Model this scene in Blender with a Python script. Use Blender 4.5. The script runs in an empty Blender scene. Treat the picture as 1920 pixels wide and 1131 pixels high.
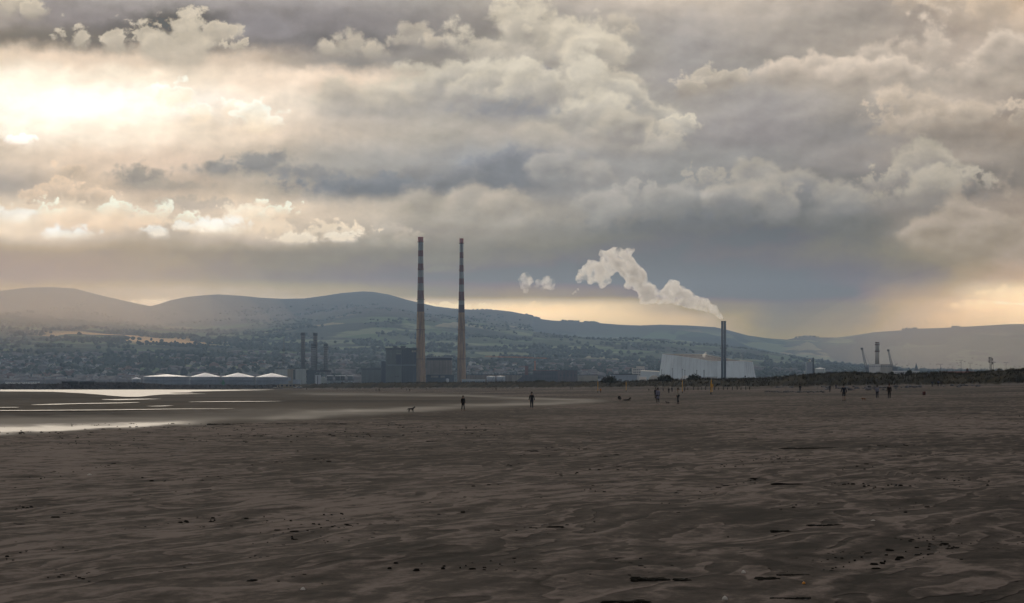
import bpy, bmesh, math, random
import numpy as np
from mathutils import Vector, Matrix, noise

S = bpy.context.scene
COL = S.collection
R = math.radians
rng = np.random.default_rng(7)
random.seed(7)

# ------------------------------------------------------------------ camera
F, YH, HC = 5275.0, 722.0, 2.5          # focal length in photo pixels, horizon row, eye height
W, H = 1920.0, 1131.0
cam = bpy.data.cameras.new("camera")
cam.sensor_width = 36.0
cam.lens = 36.0 * F / W
cam.shift_y = (YH - H / 2) / W
cam.clip_start, cam.clip_end = 0.5, 60000
camo = bpy.data.objects.new("camera", cam)
COL.objects.link(camo)
camo.location = (0, 0, HC)
camo.rotation_euler = (R(90), 0, 0)
S.camera = camo

S.view_settings.view_transform = 'Standard'
S.view_settings.look = 'None'
S.view_settings.exposure = 0.0
S.view_settings.gamma = 1.0
S.cycles.use_denoising = True
S.cycles.use_adaptive_sampling = True
S.cycles.adaptive_threshold = 0.025
S.cycles.max_bounces = 12
S.cycles.volume_bounces = 12
S.cycles.caustics_reflective = False
S.cycles.caustics_refractive = False


# ------------------------------------------------------------------ node helpers
def lin(c):
    return tuple(((v / 255) / 12.92 if v / 255 <= .04045 else ((v / 255 + .055) / 1.055) ** 2.4) for v in c)


class NT:
    def __init__(s, tree):
        s.t = tree
        s.n = tree.nodes
        s.l = tree.links

    def put(s, sock, v):
        if isinstance(v, bpy.types.NodeSocket):
            s.l.new(v, sock)
        elif v is not None:
            if sock.type == 'RGBA' and len(v) == 3:
                v = (*v, 1)
            sock.default_value = v

    def math(s, op, a, b=None, c=None, clamp=False):
        m = s.n.new('ShaderNodeMath')
        m.operation = op
        m.use_clamp = clamp
        for i, v in enumerate((a, b, c)):
            if v is not None:
                s.put(m.inputs[i], v)
        return m.outputs[0]

    def vmath(s, op, a, b=None, out=0):
        m = s.n.new('ShaderNodeVectorMath')
        m.operation = op
        s.put(m.inputs[0], a)
        if b is not None:
            s.put(m.inputs[3 if op == 'SCALE' else 1], b)
        return m.outputs[out]

    def noise(s, vec, scale=1, detail=5, rough=.5, dist=0.0, dim='3D', color=False, w=None):
        m = s.n.new('ShaderNodeTexNoise')
        m.noise_dimensions = dim
        s.put(m.inputs['Vector'], vec)
        if w is not None:
            s.put(m.inputs['W'], w)
        s.put(m.inputs['Scale'], scale)
        s.put(m.inputs['Detail'], detail)
        s.put(m.inputs['Roughness'], rough)
        s.put(m.inputs['Distortion'], dist)
        return m.outputs[1 if color else 0]

    def voro(s, vec, scale, detail=2.0, rough=.5, rand=1.0):
        m = s.n.new('ShaderNodeTexVoronoi')
        m.voronoi_dimensions = '2D'
        m.feature = 'SMOOTH_F1'
        m.normalize = False
        s.put(m.inputs['Vector'], vec)
        s.put(m.inputs['Scale'], scale)
        s.put(m.inputs['Detail'], detail)
        s.put(m.inputs['Roughness'], rough)
        s.put(m.inputs['Smoothness'], .25)
        s.put(m.inputs['Randomness'], rand)
        return m.outputs[0]

    def mr(s, v, a, b, c=0.0, d=1.0, smooth=True):
        m = s.n.new('ShaderNodeMapRange')
        m.interpolation_type = 'SMOOTHSTEP' if smooth else 'LINEAR'
        for i, x in enumerate((v, a, b, c, d)):
            s.put(m.inputs[i], x)
        return m.outputs[0]

    def mix(s, f, a, b, blend='MIX'):
        m = s.n.new('ShaderNodeMix')
        m.data_type = 'RGBA'
        m.blend_type = blend
        m.clamp_factor = True
        s.put(m.inputs[0], f)
        s.put(m.inputs[6], a)
        s.put(m.inputs[7], b)
        return m.outputs[2]

    def xyz(s, x=0.0, y=0.0, z=0.0):
        m = s.n.new('ShaderNodeCombineXYZ')
        for i, v in enumerate((x, y, z)):
            s.put(m.inputs[i], v)
        return m.outputs[0]

    def sep(s, v):
        m = s.n.new('ShaderNodeSeparateXYZ')
        s.put(m.inputs[0], v)
        return m.outputs

    def ramp(s, f, stops, interp='LINEAR'):
        m = s.n.new('ShaderNodeValToRGB')
        r = m.color_ramp
        r.interpolation = interp
        while len(r.elements) > 1:
            r.elements.remove(r.elements[-1])
        for i, (p, c) in enumerate(stops):
            e = r.elements[0] if i == 0 else r.elements.new(p)
            e.position = p
            e.color = (*c, 1)
        s.put(m.inputs[0], f)
        return m.outputs[0]


# ------------------------------------------------------------------ world: a broken evening overcast, built by direction
ZENITH = 1.0                              # brightness of the cloud outside the picture
SUN_AZ, SUN_EL = -9.0, 9.0               # degrees: left of the view, low, behind the cloud


def build_world():
    w = bpy.data.worlds.new("World")
    S.world = w
    w.use_nodes = True
    t = NT(w.node_tree)
    t.n.clear()
    out = t.n.new('ShaderNodeOutputWorld')
    tc = t.n.new('ShaderNodeTexCoord')
    d = t.vmath('NORMALIZE', tc.outputs['Generated'])
    x, y, z = t.sep(d)
    deg = 180 / math.pi
    az = t.math('MULTIPLY', t.math('ARCTAN2', x, y), deg)
    el = t.math('MULTIPLY', t.math('ARCSINE', z), deg)
    K = deg / F                           # degrees in one photo pixel

    def AZ(px): return (px - 960) * K
    def EL(py): return (YH - py) * K
    p = t.xyz(az, t.math('MULTIPLY', el, 1.6), 0)
    p1 = t.xyz(az, el, 0)
    # ragged cloud outlines: warp the look-up by fractal noise
    n1 = t.noise(p, 0.55, 6, .55, color=True)
    n2 = t.noise(p1, 1.7, 8, .58, color=True)
    n3 = t.noise(p1, 4.5, 6, .6, color=True)
    a1, b1, _ = t.sep(n1)
    a2, b2, _ = t.sep(n2)
    a3, b3, c3 = t.sep(n3)

    def ctr(v, amp):
        return t.math('MULTIPLY', t.math('SUBTRACT', v, .5), amp)
    waz = t.math('ADD', az, t.math('ADD', ctr(a1, 1.5), ctr(a2, .7)))
    wel = t.math('ADD', el, t.math('ADD', ctr(b1, .40), ctr(b2, .38)))
    # less warp close to the horizon
    low = t.mr(el, EL(600), EL(360), .04, 1.0)
    wel = t.math('ADD', t.math('MULTIPLY', wel, low), t.math('MULTIPLY', el, t.math('SUBTRACT', 1.0, low)))
    XS = [i * 160 for i in range(13)]
    rows = [
        (-420, [(120, 117, 117), (148, 144, 144), (147, 143, 143), (148, 144, 144), (144, 140, 140), (148, 144, 144), (123, 120, 120), (147, 143, 143), (148, 144, 144), (148, 144, 144), (148, 144, 144), (140, 136, 136), (148, 144, 144)]),
        (-160, [(133, 127, 124), (160, 153, 148), (157, 150, 147), (156, 149, 148), (154, 148, 144), (164, 156, 150), (149, 142, 137), (176, 166, 158), (183, 172, 162), (182, 171, 161), (174, 164, 155), (167, 155, 146), (182, 166, 152)]),
        (0, [(130, 123, 120), (161, 153, 150), (162, 155, 153), (157, 150, 149), (160, 153, 151), (162, 155, 149), (168, 159, 150), (192, 179, 166), (204, 189, 173), (201, 187, 173), (181, 168, 157), (171, 158, 146), (207, 182, 154)]),
        (50, [(163, 152, 143), (107, 101, 102), (54, 52, 53), (107, 102, 104), (130, 124, 126), (129, 123, 121), (143, 135, 128), (168, 159, 150), (172, 163, 156), (173, 162, 151), (158, 148, 138), (164, 149, 136), (209, 185, 162)]),
        (85, [(112, 103, 94), (96, 90, 86), (101, 95, 92), (110, 104, 101), (89, 86, 89), (127, 122, 120), (150, 143, 134), (167, 159, 148), (163, 156, 152), (169, 159, 150), (174, 162, 150), (179, 164, 151), (197, 178, 158)]),
        (118, [(227, 205, 181), (218, 195, 173), (222, 201, 178), (197, 178, 159), (131, 126, 123), (144, 137, 131), (149, 141, 133), (168, 159, 149), (157, 151, 147), (150, 142, 134), (167, 155, 142), (191, 175, 161), (189, 174, 158)]),
        (150, [(237, 226, 208), (239, 225, 205), (239, 222, 200), (245, 223, 200), (237, 214, 191), (201, 187, 170), (174, 165, 153), (170, 162, 151), (156, 149, 146), (174, 165, 155), (193, 180, 165), (189, 176, 162), (182, 168, 153)]),
        (200, [(247, 243, 236), (250, 249, 245), (252, 247, 237), (249, 231, 210), (211, 197, 181), (187, 179, 168), (164, 159, 156), (162, 157, 152), (168, 160, 152), (164, 157, 154), (170, 160, 150), (193, 178, 163), (160, 147, 135)]),
        (250, [(239, 229, 214), (243, 228, 209), (242, 224, 202), (232, 210, 187), (202, 188, 173), (183, 175, 164), (174, 165, 156), (195, 182, 166), (153, 147, 144), (144, 137, 136), (148, 142, 138), (150, 139, 129), (164, 148, 132)]),
        (300, [(202, 185, 166), (223, 199, 176), (223, 198, 176), (185, 172, 156), (164, 159, 153), (153, 150, 148), (144, 145, 148), (158, 154, 151), (149, 146, 143), (144, 140, 137), (152, 144, 139), (170, 157, 144), (149, 138, 127)]),
        (350, [(162, 153, 147), (204, 181, 157), (188, 168, 149), (189, 174, 156), (138, 135, 132), (107, 109, 114), (112, 115, 122), (150, 145, 142), (139, 138, 136), (140, 135, 131), (127, 122, 118), (120, 113, 108), (142, 131, 120)]),
        (395, [(236, 215, 188), (247, 225, 197), (235, 211, 185), (237, 213, 185), (219, 200, 178), (183, 173, 158), (158, 150, 141), (144, 139, 134), (121, 121, 122), (107, 108, 112), (112, 111, 111), (152, 140, 130), (176, 158, 142)]),
        (435, [(243, 223, 197), (224, 203, 180), (184, 169, 152), (210, 190, 168), (183, 168, 150), (145, 138, 134), (141, 136, 132), (122, 122, 123), (94, 97, 102), (82, 84, 91), (111, 111, 114), (162, 148, 136), (180, 160, 143)]),
        (478, [(123, 111, 101), (131, 118, 108), (140, 128, 119), (133, 125, 122), (124, 121, 121), (117, 117, 120), (117, 116, 117), (102, 104, 105), (96, 97, 100), (105, 105, 104), (120, 117, 112), (157, 144, 132), (183, 163, 146)]),
        (520, [(107, 97, 89), (122, 110, 100), (135, 123, 112), (126, 119, 114), (112, 109, 110), (96, 96, 100), (89, 90, 93), (70, 72, 75), (81, 83, 86), (91, 93, 93), (102, 101, 99), (135, 124, 113), (205, 169, 134)]),
        (552, [(178, 158, 138), (185, 165, 143), (201, 179, 152), (183, 167, 148), (171, 157, 142), (127, 123, 124), (149, 133, 117), (134, 122, 110), (88, 87, 87), (84, 86, 87), (96, 95, 94), (170, 147, 124), (259, 233, 182)]),
        (575, [(201, 178, 150), (203, 180, 150), (243, 214, 178), (233, 206, 175), (227, 203, 174), (247, 217, 174), (249, 219, 174), (247, 214, 166), (170, 151, 130), (116, 118, 119), (124, 122, 118), (207, 172, 134), (252, 219, 170)]),
        (600, [(201, 178, 150), (203, 180, 150), (243, 214, 178), (233, 206, 175), (227, 203, 174), (247, 217, 174), (249, 219, 174), (247, 214, 166), (223, 191, 150), (126, 125, 122), (138, 131, 122), (233, 193, 148), (252, 219, 170)]),
        (640, [(197, 176, 148), (197, 176, 148), (197, 176, 148), (197, 176, 148), (197, 176, 148), (197, 176, 148), (227, 199, 162), (227, 199, 162), (227, 199, 162), (148, 141, 132), (158, 146, 130), (233, 193, 148), (247, 213, 166)]),
    ]
    lo, hi = -40.0, 40.0
    f = t.mr(waz, lo, hi, smooth=False)
    NEU = lin((150, 147, 148))
    col = None
    prev = None
    for py, cs in rows:
        st = [(0.0, NEU), ((-15 - lo) / (hi - lo), lin(cs[0]))]
        st += [((AZ(px) - lo) / (hi - lo), lin(c)) for px, c in zip(XS, cs)]
        st += [((15 - lo) / (hi - lo), lin(cs[-1])), (1.0, NEU)]
        rc = t.ramp(f if col is None else t.math('MULTIPLY_ADD', col, 1e-9, f), st)
        if col is None:
            col = rc
        else:
            col = t.mix(t.mr(wel, EL(prev), EL(py)), col, rc)
        prev = py

    # billows: rounded heaps on a warped plane, coarse and fine
    bp = t.xyz(t.math('ADD', az, ctr(a2, .5)), t.math('MULTIPLY', t.math('ADD', el, ctr(b2, .4)), 1.25), 0)
    bil = t.math('SUBTRACT', t.voro(bp, .68, 3.2, .45), .62)
    bil2 = t.math('SUBTRACT', t.voro(t.vmath('ADD', bp, (-.14, .24, 0)), .68, 2.2, .45), .62)
    ff = t.math('ADD', t.math('MULTIPLY', bil, 1.0), t.math('ADD', ctr(a2, .5), t.math('ADD', ctr(c3, .5), ctr(b1, .6))))
    bilf = t.math('SUBTRACT', t.voro(bp, 2.7, 2.5, .55), .62)
    ffs = t.math('ADD', t.math('MULTIPLY', bilf, 1.1), t.math('ADD', ctr(a2, .9), t.math('ADD', ctr(c3, 1.3), ctr(b3, .7))))
    ffm = t.math('ADD', t.math('MULTIPLY', ff, .65), t.math('MULTIPLY', ffs, .6))
    rlf = t.math('MULTIPLY', t.math('SUBTRACT', bil2, bil), 1.1)
    # single clouds, laid one over another: (px, py, rx, ry, lit colour, shaded colour, strength, edge softness)
    bl = [
        # dark bars
        (262, 340, 70, 34, (146, 138, 129), (124, 120, 116), .95, .95),
        (330, 352, 70, 18, (170, 158, 144), (158, 148, 138), .7, .9),
        (400, 322, 70, 26, (146, 142, 138), (124, 123, 123), .95, .95),
        (480, 314, 100, 38, (140, 137, 135), (112, 114, 117), 1.0, .95),
        (590, 332, 90, 26, (136, 135, 136), (116, 118, 122), .85, .95),
        (700, 356, 190, 30, (122, 126, 133), (98, 104, 114), 1.0, .85),
        (960, 318, 150, 44, (130, 132, 139), (110, 114, 122), .85, .95),
        (1280, 428, 240, 34, (108, 110, 118), (90, 93, 102), .95, .95),
        (370, 392, 110, 22, (176, 165, 152), (168, 158, 150), .6, .9),
        (300, 408, 30, 14, (168, 158, 148), (160, 152, 144), .8, .8),
        (10, 285, 40, 24, (206, 184, 162), (190, 172, 152), .8, .8),
        (700, 455, 150, 12, (140, 140, 143), (140, 140, 143), .4, 1.0),
        (830, 508, 60, 10, (122, 126, 134), (122, 126, 134), .5, 1.0),
        (820, 544, 70, 8, (116, 119, 126), (116, 119, 126), .5, 1.0),
        (130, 45, 170, 36, (146, 138, 138), (140, 132, 133), .6, 1.0),
        (520, 70, 120, 50, (146, 140, 143), (140, 135, 140), .7, 1.0),
    ]

    def heap(lit, shade, st, so, puffs, flat=.86):
        for (px, py, r) in puffs:
            bl.append((px, py, r * 1.12, r * flat, lit, shade, st, so))
    G1, G2 = (160, 152, 143), (150, 145, 142)
    # upper left heads against the dark veil
    heap((205, 192, 172), (168, 157, 143), .9, .72, [(30, 30, 36), (75, 40, 28), (150, 92, 40), (225, 94, 44), (290, 92, 46), (365, 74, 52), (410, 76, 38), (445, 98, 22), (340, 110, 60)])
    heap((200, 187, 168), (162, 153, 142), .75, .9, [(615, 100, 30), (658, 94, 46), (700, 106, 34), (745, 86, 22), (780, 78, 38), (815, 88, 24), (1150, 56, 34), (1176, 68, 24)])
    # the great heap in the middle, back to front
    heap((212, 200, 180), G1, .92, .6, [(905, 98, 62), (1000, 92, 98), (1062, 104, 82), (1120, 130, 72), (1170, 166, 56)])
    bl.append((1000, 138, 46, 16, (148, 143, 143), (146, 141, 145), .9, .75))
    heap((207, 197, 179), G2, .9, .6, [(1215, 222, 60), (1150, 196, 74), (1272, 246, 44), (800, 186, 66), (880, 166, 78), (945, 182, 84), (1032, 198, 98), (1092, 232, 80)])
    bl.append((960, 214, 120, 30, (146, 145, 147), (138, 139, 145), .8, 1.0))
    heap((200, 189, 171), G2, .8, .9, [(1182, 262, 68), (1238, 282, 48), (1010, 262, 56), (720, 205, 66), (650, 205, 60)])
    # right-hand heads
    heap((214, 192, 168), (184, 168, 152), .85, .6, [(1690, 18, 40), (1800, 40, 60), (1870, 55, 72)])
    heap((203, 190, 172), (166, 155, 143), .85, .72, [(1330, 160, 44), (1376, 150, 30), (1290, 172, 30)])
    heap((218, 201, 183), (166, 154, 142), .92, .6, [(1480, 146, 56), (1532, 136, 62), (1640, 116, 62), (1745, 118, 88), (1590, 150, 60), (1690, 150, 70), (1806, 150, 60), (1875, 114, 62)])
    heap((210, 192, 172), (166, 153, 139), .88, .7, [(1660, 242, 50), (1740, 226, 78), (1800, 232, 56), (1915, 240, 44)])
    # middle band, darker
    heap((177, 168, 156), (130, 129, 131), .85, .72, [(1330, 350, 52), (1415, 350, 68), (1500, 356, 54), (1375, 385, 60), (1460, 392, 60), (1560, 385, 60)])
    heap((187, 176, 159), (138, 131, 128), .9, .62, [(1660, 346, 52), (1722, 340, 80), (1790, 366, 52), (1720, 384, 70)])
    heap((187, 170, 152), (160, 146, 133), .8, .75, [(1740, 452, 56), (1815, 446, 92), (1900, 440, 64)])
    heap((176, 169, 161), (140, 139, 139), .75, .8, [(1060, 346, 62), (1130, 352, 62), (1190, 372, 52), (1252, 384, 56), (1120, 400, 60)])
    heap((193, 180, 163), (152, 147, 142), .7, .85, [(800, 398, 60), (880, 396, 66), (960, 408, 60), (730, 450, 40), (770, 456, 30)])
    # warm puffs at left and the bright slot over the hills
    heap((233, 205, 176), (186, 166, 146), .8, .75, [(150, 330, 44), (110, 366, 46), (185, 372, 44), (60, 382, 34)])
    heap((255, 255, 241), (246, 224, 196), .85, .75, [(432, 213, 30), (380, 226, 34), (480, 236, 44), (330, 190, 40)])
    bl += [
        (190, 418, 260, 34, (253, 230, 202), (248, 218, 186), .9, .8),
        (470, 428, 170, 26, (252, 230, 202), (244, 220, 190), .85, .8),
        (620, 440, 90, 20, (246, 226, 198), (230, 210, 184), .8, .8)]
    heap((255, 255, 235), (244, 216, 184), .9, .7, [(230, 402, 38), (300, 408, 40), (350, 418, 32), (470, 412, 40), (492, 386, 24), (525, 402, 34), (95, 402, 34)], .7)
    bl += [
        (128, 443, 66, 17, (255, 255, 252), (255, 246, 228), 1.0, .95),
        (36, 414, 66, 24, (255, 252, 244), (255, 240, 216), .95, 1.0),
        (300, 441, 28, 17, (255, 252, 244), (255, 242, 222), 1.0, .95),
        (345, 428, 30, 12, (255, 252, 242), (255, 244, 226), .8, .7),
        (410, 430, 66, 22, (255, 253, 246), (255, 242, 220), 1.0, 1.0),
        (470, 405, 60, 24, (253, 234, 208), (248, 226, 198), .7, .8),
        (560, 449, 52, 14, (252, 236, 212), (246, 228, 202), .9, .75),
        (632, 446, 48, 14, (254, 240, 218), (248, 230, 204), .9, .75),
        (45, 270, 36, 12, (255, 255, 250), (255, 250, 240), .9, .7),
        # low slots of evening light on the skyline
        (285, 568, 60, 9, (254, 230, 196), (254, 230, 196), .8, .9),
        (860, 576, 90, 8, (255, 232, 190), (255, 230, 186), .8, .8),
        (1030, 580, 110, 12, (255, 222, 172), (253, 216, 164), .7, .9),
        (1890, 556, 70, 16, (255, 228, 184), (255, 222, 174), .8, 1.0),
        (1860, 582, 90, 18, (255, 224, 178), (254, 214, 164), .8, 1.0),
        (1900, 572, 60, 4, (255, 240, 205), (255, 240, 205), .8, .7),
    ]
    g = bpy.data.node_groups.new("cloud", 'ShaderNodeTree')
    names = ('Sky', 'Az', 'El', 'Rag', 'Relief', 'KX', 'OX', 'KY', 'OY', 'Lit', 'Shade', 'Str', 'Soft', 'Rg')
    for nm in names:
        g.interface.new_socket(nm, in_out='INPUT', socket_type='NodeSocketColor' if nm in ('Sky', 'Lit', 'Shade') else 'NodeSocketFloat')
    g.interface.new_socket('Out', in_out='OUTPUT', socket_type='NodeSocketColor')
    q = NT(g)
    I = {s_.name: s_ for s_ in q.n.new('NodeGroupInput').outputs}
    go = q.n.new('NodeGroupOutput')
    # (each step takes a vanishing share of the colour so far, which keeps the evaluation in order)
    ai = q.math('MULTIPLY_ADD', I['Sky'], 1e-7, I['Az'])
    ei = q.math('MULTIPLY_ADD', I['Sky'], 1e-7, I['El'])
    u = q.math('MULTIPLY_ADD', ai, I['KX'], I['OX'])
    v = q.math('MULTIPLY_ADD', ei, I['KY'], I['OY'])
    dist = q.math('SQRT', q.math('ADD', q.math('MULTIPLY', u, u), q.math('MULTIPLY', v, v)))
    rag = q.math('MULTIPLY', I['Rag'], q.math('MULTIPLY', I['Rg'], q.mr(v, -.9, .25, .35, 1.1)))
    e = q.math('SUBTRACT', q.math('SUBTRACT', 1.22, dist), rag)
    sf = q.math('MULTIPLY', I['Soft'], q.mr(v, -.9, .6, 1.9, .60))
    al = q.math('MULTIPLY', q.math('MULTIPLY', q.mr(e, 0.0, sf), I['Str']), q.mr(v, -1.0, -.1, .25, 1.0))
    rim = q.math('MULTIPLY', q.mr(e, .1, .8, .6, 0.0), q.mr(v, -.3, .4))
    sh = q.math('MULTIPLY_ADD', q.mr(q.math('MULTIPLY_ADD', I['Relief'], .9, v), -.6, 1.0), .7, rim)
    q.put(go.inputs[0], q.mix(al, I['Sky'], q.mix(sh, I['Shade'], I['Lit'])))
    wa2 = t.math('ADD', az, ctr(a1, .5))
    we2 = t.math('ADD', el, ctr(b1, .25))
    for (px, py, rx, ry, c1, c2, st, so) in bl:
        nd = t.n.new('ShaderNodeGroup')
        nd.node_tree = g
        for k, val in zip(names, (col, wa2, we2, ff if ry > 46 else (ffm if ry > 24 else ffs), rlf, 1 / (rx * K), -AZ(px) / (rx * K), 1 / (ry * K), -EL(py) / (ry * K), lin(c1), lin(c2), st, so, 1.0 if so < .84 else .62)):
            t.put(nd.inputs[k], val)
        col = nd.outputs[0]
    # fine relief: light comes from above, so compare the cloud density with itself a little further that way
    r0 = t.noise(t.xyz(az, t.math('MULTIPLY', el, 1.7), 3.3), .8, 6, .5)
    r1 = t.noise(t.xyz(t.math('SUBTRACT', az, .10), t.math('ADD', t.math('MULTIPLY', el, 1.7), .2), 3.3), .8, 6, .5)
    rel = t.math('MULTIPLY', t.math('SUBTRACT', r0, r1), .95)
    rel = t.math('ADD', rel, ctr(t.noise(p, .9, 5, .55), .22))
    rel = t.math('MULTIPLY_ADD', rlf, .20, rel)
    relf = t.math('MULTIPLY', rel, t.mr(el, EL(640), EL(420), .2, 1.0))
    col = t.vmath('SCALE', col, t.math('ADD', 1.0, relf))
    # the air in front adds its own veil, so the cloud itself has a little more contrast
    col = t.vmath('MAXIMUM', t.vmath('SUBTRACT', t.vmath('SCALE', col, 1.23), t.vmath('SCALE', (.100, .108, .119), t.mr(el, EL(600), EL(60), 1.35, .70, smooth=False))), (.012, .012, .014))
    col = t.vmath('MAXIMUM', t.vmath('SUBTRACT', col, t.vmath('SCALE', (-.006, .026, .105), t.math('MULTIPLY', t.mr(el, EL(585), EL(330), 1.0, 0.0), t.mr(t.sep(col)[0], .30, .55, 1.0, .12)))), (.012, .012, .014))
    # the sun behind thin cloud
    ds = t.math('SQRT', t.math('ADD', t.math('POWER', t.math('MULTIPLY', t.math('SUBTRACT', waz, AZ(110)), .42), 2.0), t.math('POWER', t.math('MULTIPLY', t.math('SUBTRACT', wel, EL(205)), 1.25), 2.0)))
    glow = t.math('MULTIPLY', t.math('EXPONENT', t.math('MULTIPLY', t.math('POWER', ds, 1.5), -1.0)), .44)
    glow = t.math('MULTIPLY', glow, t.mr(el, EL(440), EL(260)))
    glow = t.math('MULTIPLY', glow, t.mr(el, EL(60), EL(150), 0.1, 1.0))
    col = t.vmath('ADD', col, t.vmath('SCALE', lin((255, 236, 208)), glow))
    # two clear slots near the skyline where the evening sky shines through
    for px, py, wx, wy, amp, c_ in ((1930, 575, 190, 40, .85, (255, 208, 158)), (990, 588, 150, 17, .52, (255, 206, 150)), (285, 578, 50, 14, .25, (255, 220, 180))):
        gx = t.math('MULTIPLY_ADD', wa2, 1 / (wx * K), -AZ(px) / (wx * K))
        gy = t.math('MULTIPLY_ADD', we2, 1 / (wy * K), -EL(py) / (wy * K))
        ga = t.math('MULTIPLY', t.math('EXPONENT', t.math('MULTIPLY', t.math('ADD', t.math('MULTIPLY', gx, gx), t.math('MULTIPLY', gy, gy)), -1.0)), amp)
        col = t.vmath('ADD', col, t.vmath('SCALE', lin(c_), ga))
    bgc = t.n.new('ShaderNodeBackground')
    t.put(bgc.inputs[0], col)
    bgc.inputs[1].default_value = 0.93
    sky = t.n.new('ShaderNodeTexSky')
    sky.sky_type = 'NISHITA'
    sky.sun_disc = False
    sky.sun_elevation = R(SUN_EL)
    sky.sun_rotation = R(SUN_AZ)
    bgs = t.n.new('ShaderNodeBackground')
    t.put(bgs.inputs[0], sky.outputs[0])
    bgs.inputs[1].default_value = 0.05
    mx = t.n.new('ShaderNodeMixShader')
    mx.inputs[0].default_value = 0.97
    t.l.new(bgs.outputs[0], mx.inputs[1])
    t.l.new(bgc.outputs[0], mx.inputs[2])
    # the rest of the sky: an even high overcast, a little warmer and brighter round the hidden sun
    sv = Vector((math.sin(R(SUN_AZ)) * math.cos(R(SUN_EL)), math.cos(R(SUN_AZ)) * math.cos(R(SUN_EL)), math.sin(R(SUN_EL))))
    cs = t.vmath('DOT_PRODUCT', d, tuple(sv), out=1)
    zc = t.mix(t.noise(d, 2.2, 4, .55), lin((118, 121, 130)), lin((170, 166, 166)))
    zc = t.vmath('ADD', zc, t.vmath('SCALE', (.50, .42, .31), t.math('EXPONENT', t.math('MULTIPLY', t.math('SUBTRACT', cs, 1.0), 28.0))))
    bgz = t.n.new('ShaderNodeBackground')
    t.put(bgz.inputs[0], zc)
    bgz.inputs[1].default_value = ZENITH
    rest = t.math('MAXIMUM', t.mr(el, 9.5, 16.0), t.math('MAXIMUM', t.mr(t.math('ABSOLUTE', az), 13.0, 19.0), t.mr(el, -.5, -1.5)))
    mz = t.n.new('ShaderNodeMixShader')
    t.put(mz.inputs[0], rest)
    t.l.new(mx.outputs[0], mz.inputs[1])
    t.l.new(bgz.outputs[0], mz.inputs[2])
    t.l.new(mz.outputs[0], out.inputs[0])
    w.cycles.sampling_method = 'MANUAL'
    w.cycles.sample_map_resolution = 512


build_world()

sun = bpy.data.lights.new("sun", 'SUN')
sun.energy = 1.0
sun.angle = R(40)
sun.color = (1.0, .86, .68)
suno = bpy.data.objects.new("sun", sun)
COL.objects.link(suno)
sd = Vector((math.sin(R(SUN_AZ)) * math.cos(R(SUN_EL)), math.cos(R(SUN_AZ)) * math.cos(R(SUN_EL)), math.sin(R(SUN_EL))))
suno.rotation_euler = sd.to_track_quat('Z', 'Y').to_euler()
suno.location = (-300, 500, 400)


# ------------------------------------------------------------------ mesh and object helpers
def X(px, D): return (px - 960) * D / F
def Z(py, D): return HC - (py - YH) * D / F


def origin(o):
    v = Vector((0, 0, 0))
    while o is not None:
        v += o.location
        o = o.parent
    return v


class MB:
    def __init__(s):
        s.v, s.f = [], []

    def add(s, vs, fs):
        k = len(s.v)
        s.v += [tuple(p) for p in vs]
        s.f += [tuple(i + k for i in q) for q in fs]
        return s

    def box(s, x0, x1, y0, y1, z0, z1):
        vs = [(x0, y0, z0), (x1, y0, z0), (x1, y1, z0), (x0, y1, z0), (x0, y0, z1), (x1, y0, z1), (x1, y1, z1), (x0, y1, z1)]
        return s.add(vs, [(0, 3, 2, 1), (4, 5, 6, 7), (0, 1, 5, 4), (1, 2, 6, 5), (2, 3, 7, 6), (3, 0, 4, 7)])

    def pbox(s, p0, p1, top, bot, D, depth, d0=0.0):
        """a box whose front stands at distance D between picture columns p0..p1 and rows top..bot"""
        return s.box(X(p0, D), X(p1, D), D + d0, D + d0 + depth, Z(bot, D), Z(top, D))

    def prism(s, poly, z0, z1):
        n = len(poly)
        vs = [(x, y, z0) for x, y in poly] + [(x, y, z1) for x, y in poly]
        fs = [tuple(range(n - 1, -1, -1)), tuple(range(n, 2 * n))] + [(i, (i + 1) % n, n + (i + 1) % n, n + i) for i in range(n)]
        return s.add(vs, fs)

    def lathe(s, cx, cy, prof, n=24):
        """prof: (radius, z) from bottom to top"""
        vs, fs = [], []
        for r, z in prof:
            vs += [(cx + r * math.cos(2 * math.pi * i / n), cy + r * math.sin(2 * math.pi * i / n), z) for i in range(n)]
        for k in range(len(prof) - 1):
            for i in range(n):
                j = (i + 1) % n
                fs.append((k * n + i, k * n + j, (k + 1) * n + j, (k + 1) * n + i))
        fs.append(tuple(range(n - 1, -1, -1)))
        fs.append(tuple(range((len(prof) - 1) * n, len(prof) * n)))
        return s.add(vs, fs)

    def tube(s, p, q, r, r2=None, n=6):
        p, q = Vector(p), Vector(q)
        r2 = r if r2 is None else r2
        d = (q - p).normalized()
        a = d.orthogonal().normalized()
        b = d.cross(a)
        vs = [p + (a * math.cos(2 * math.pi * i / n) + b * math.sin(2 * math.pi * i / n)) * r for i in range(n)]
        vs += [q + (a * math.cos(2 * math.pi * i / n) + b * math.sin(2 * math.pi * i / n)) * r2 for i in range(n)]
        fs = [tuple(range(n - 1, -1, -1)), tuple(range(n, 2 * n))] + [(i, (i + 1) % n, n + (i + 1) % n, n + i) for i in range(n)]
        return s.add(vs, fs)

    def build(s, name, m, parent=None, smooth=False):
        me = bpy.data.meshes.new(name)
        o = bpy.data.objects.new(name, me)
        COL.objects.link(o)
        k = Vector((0, 0, 0))
        if parent is not None:
            o.parent = parent
            k = origin(parent)
        me.from_pydata([(a - k.x, b - k.y, c - k.z) for a, b, c in s.v], [], s.f)
        me.validate()
        if smooth:
            me.polygons.foreach_set('use_smooth', [True] * len(me.polygons))
        if m is not None:
            me.materials.append(m)
        return o


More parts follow.
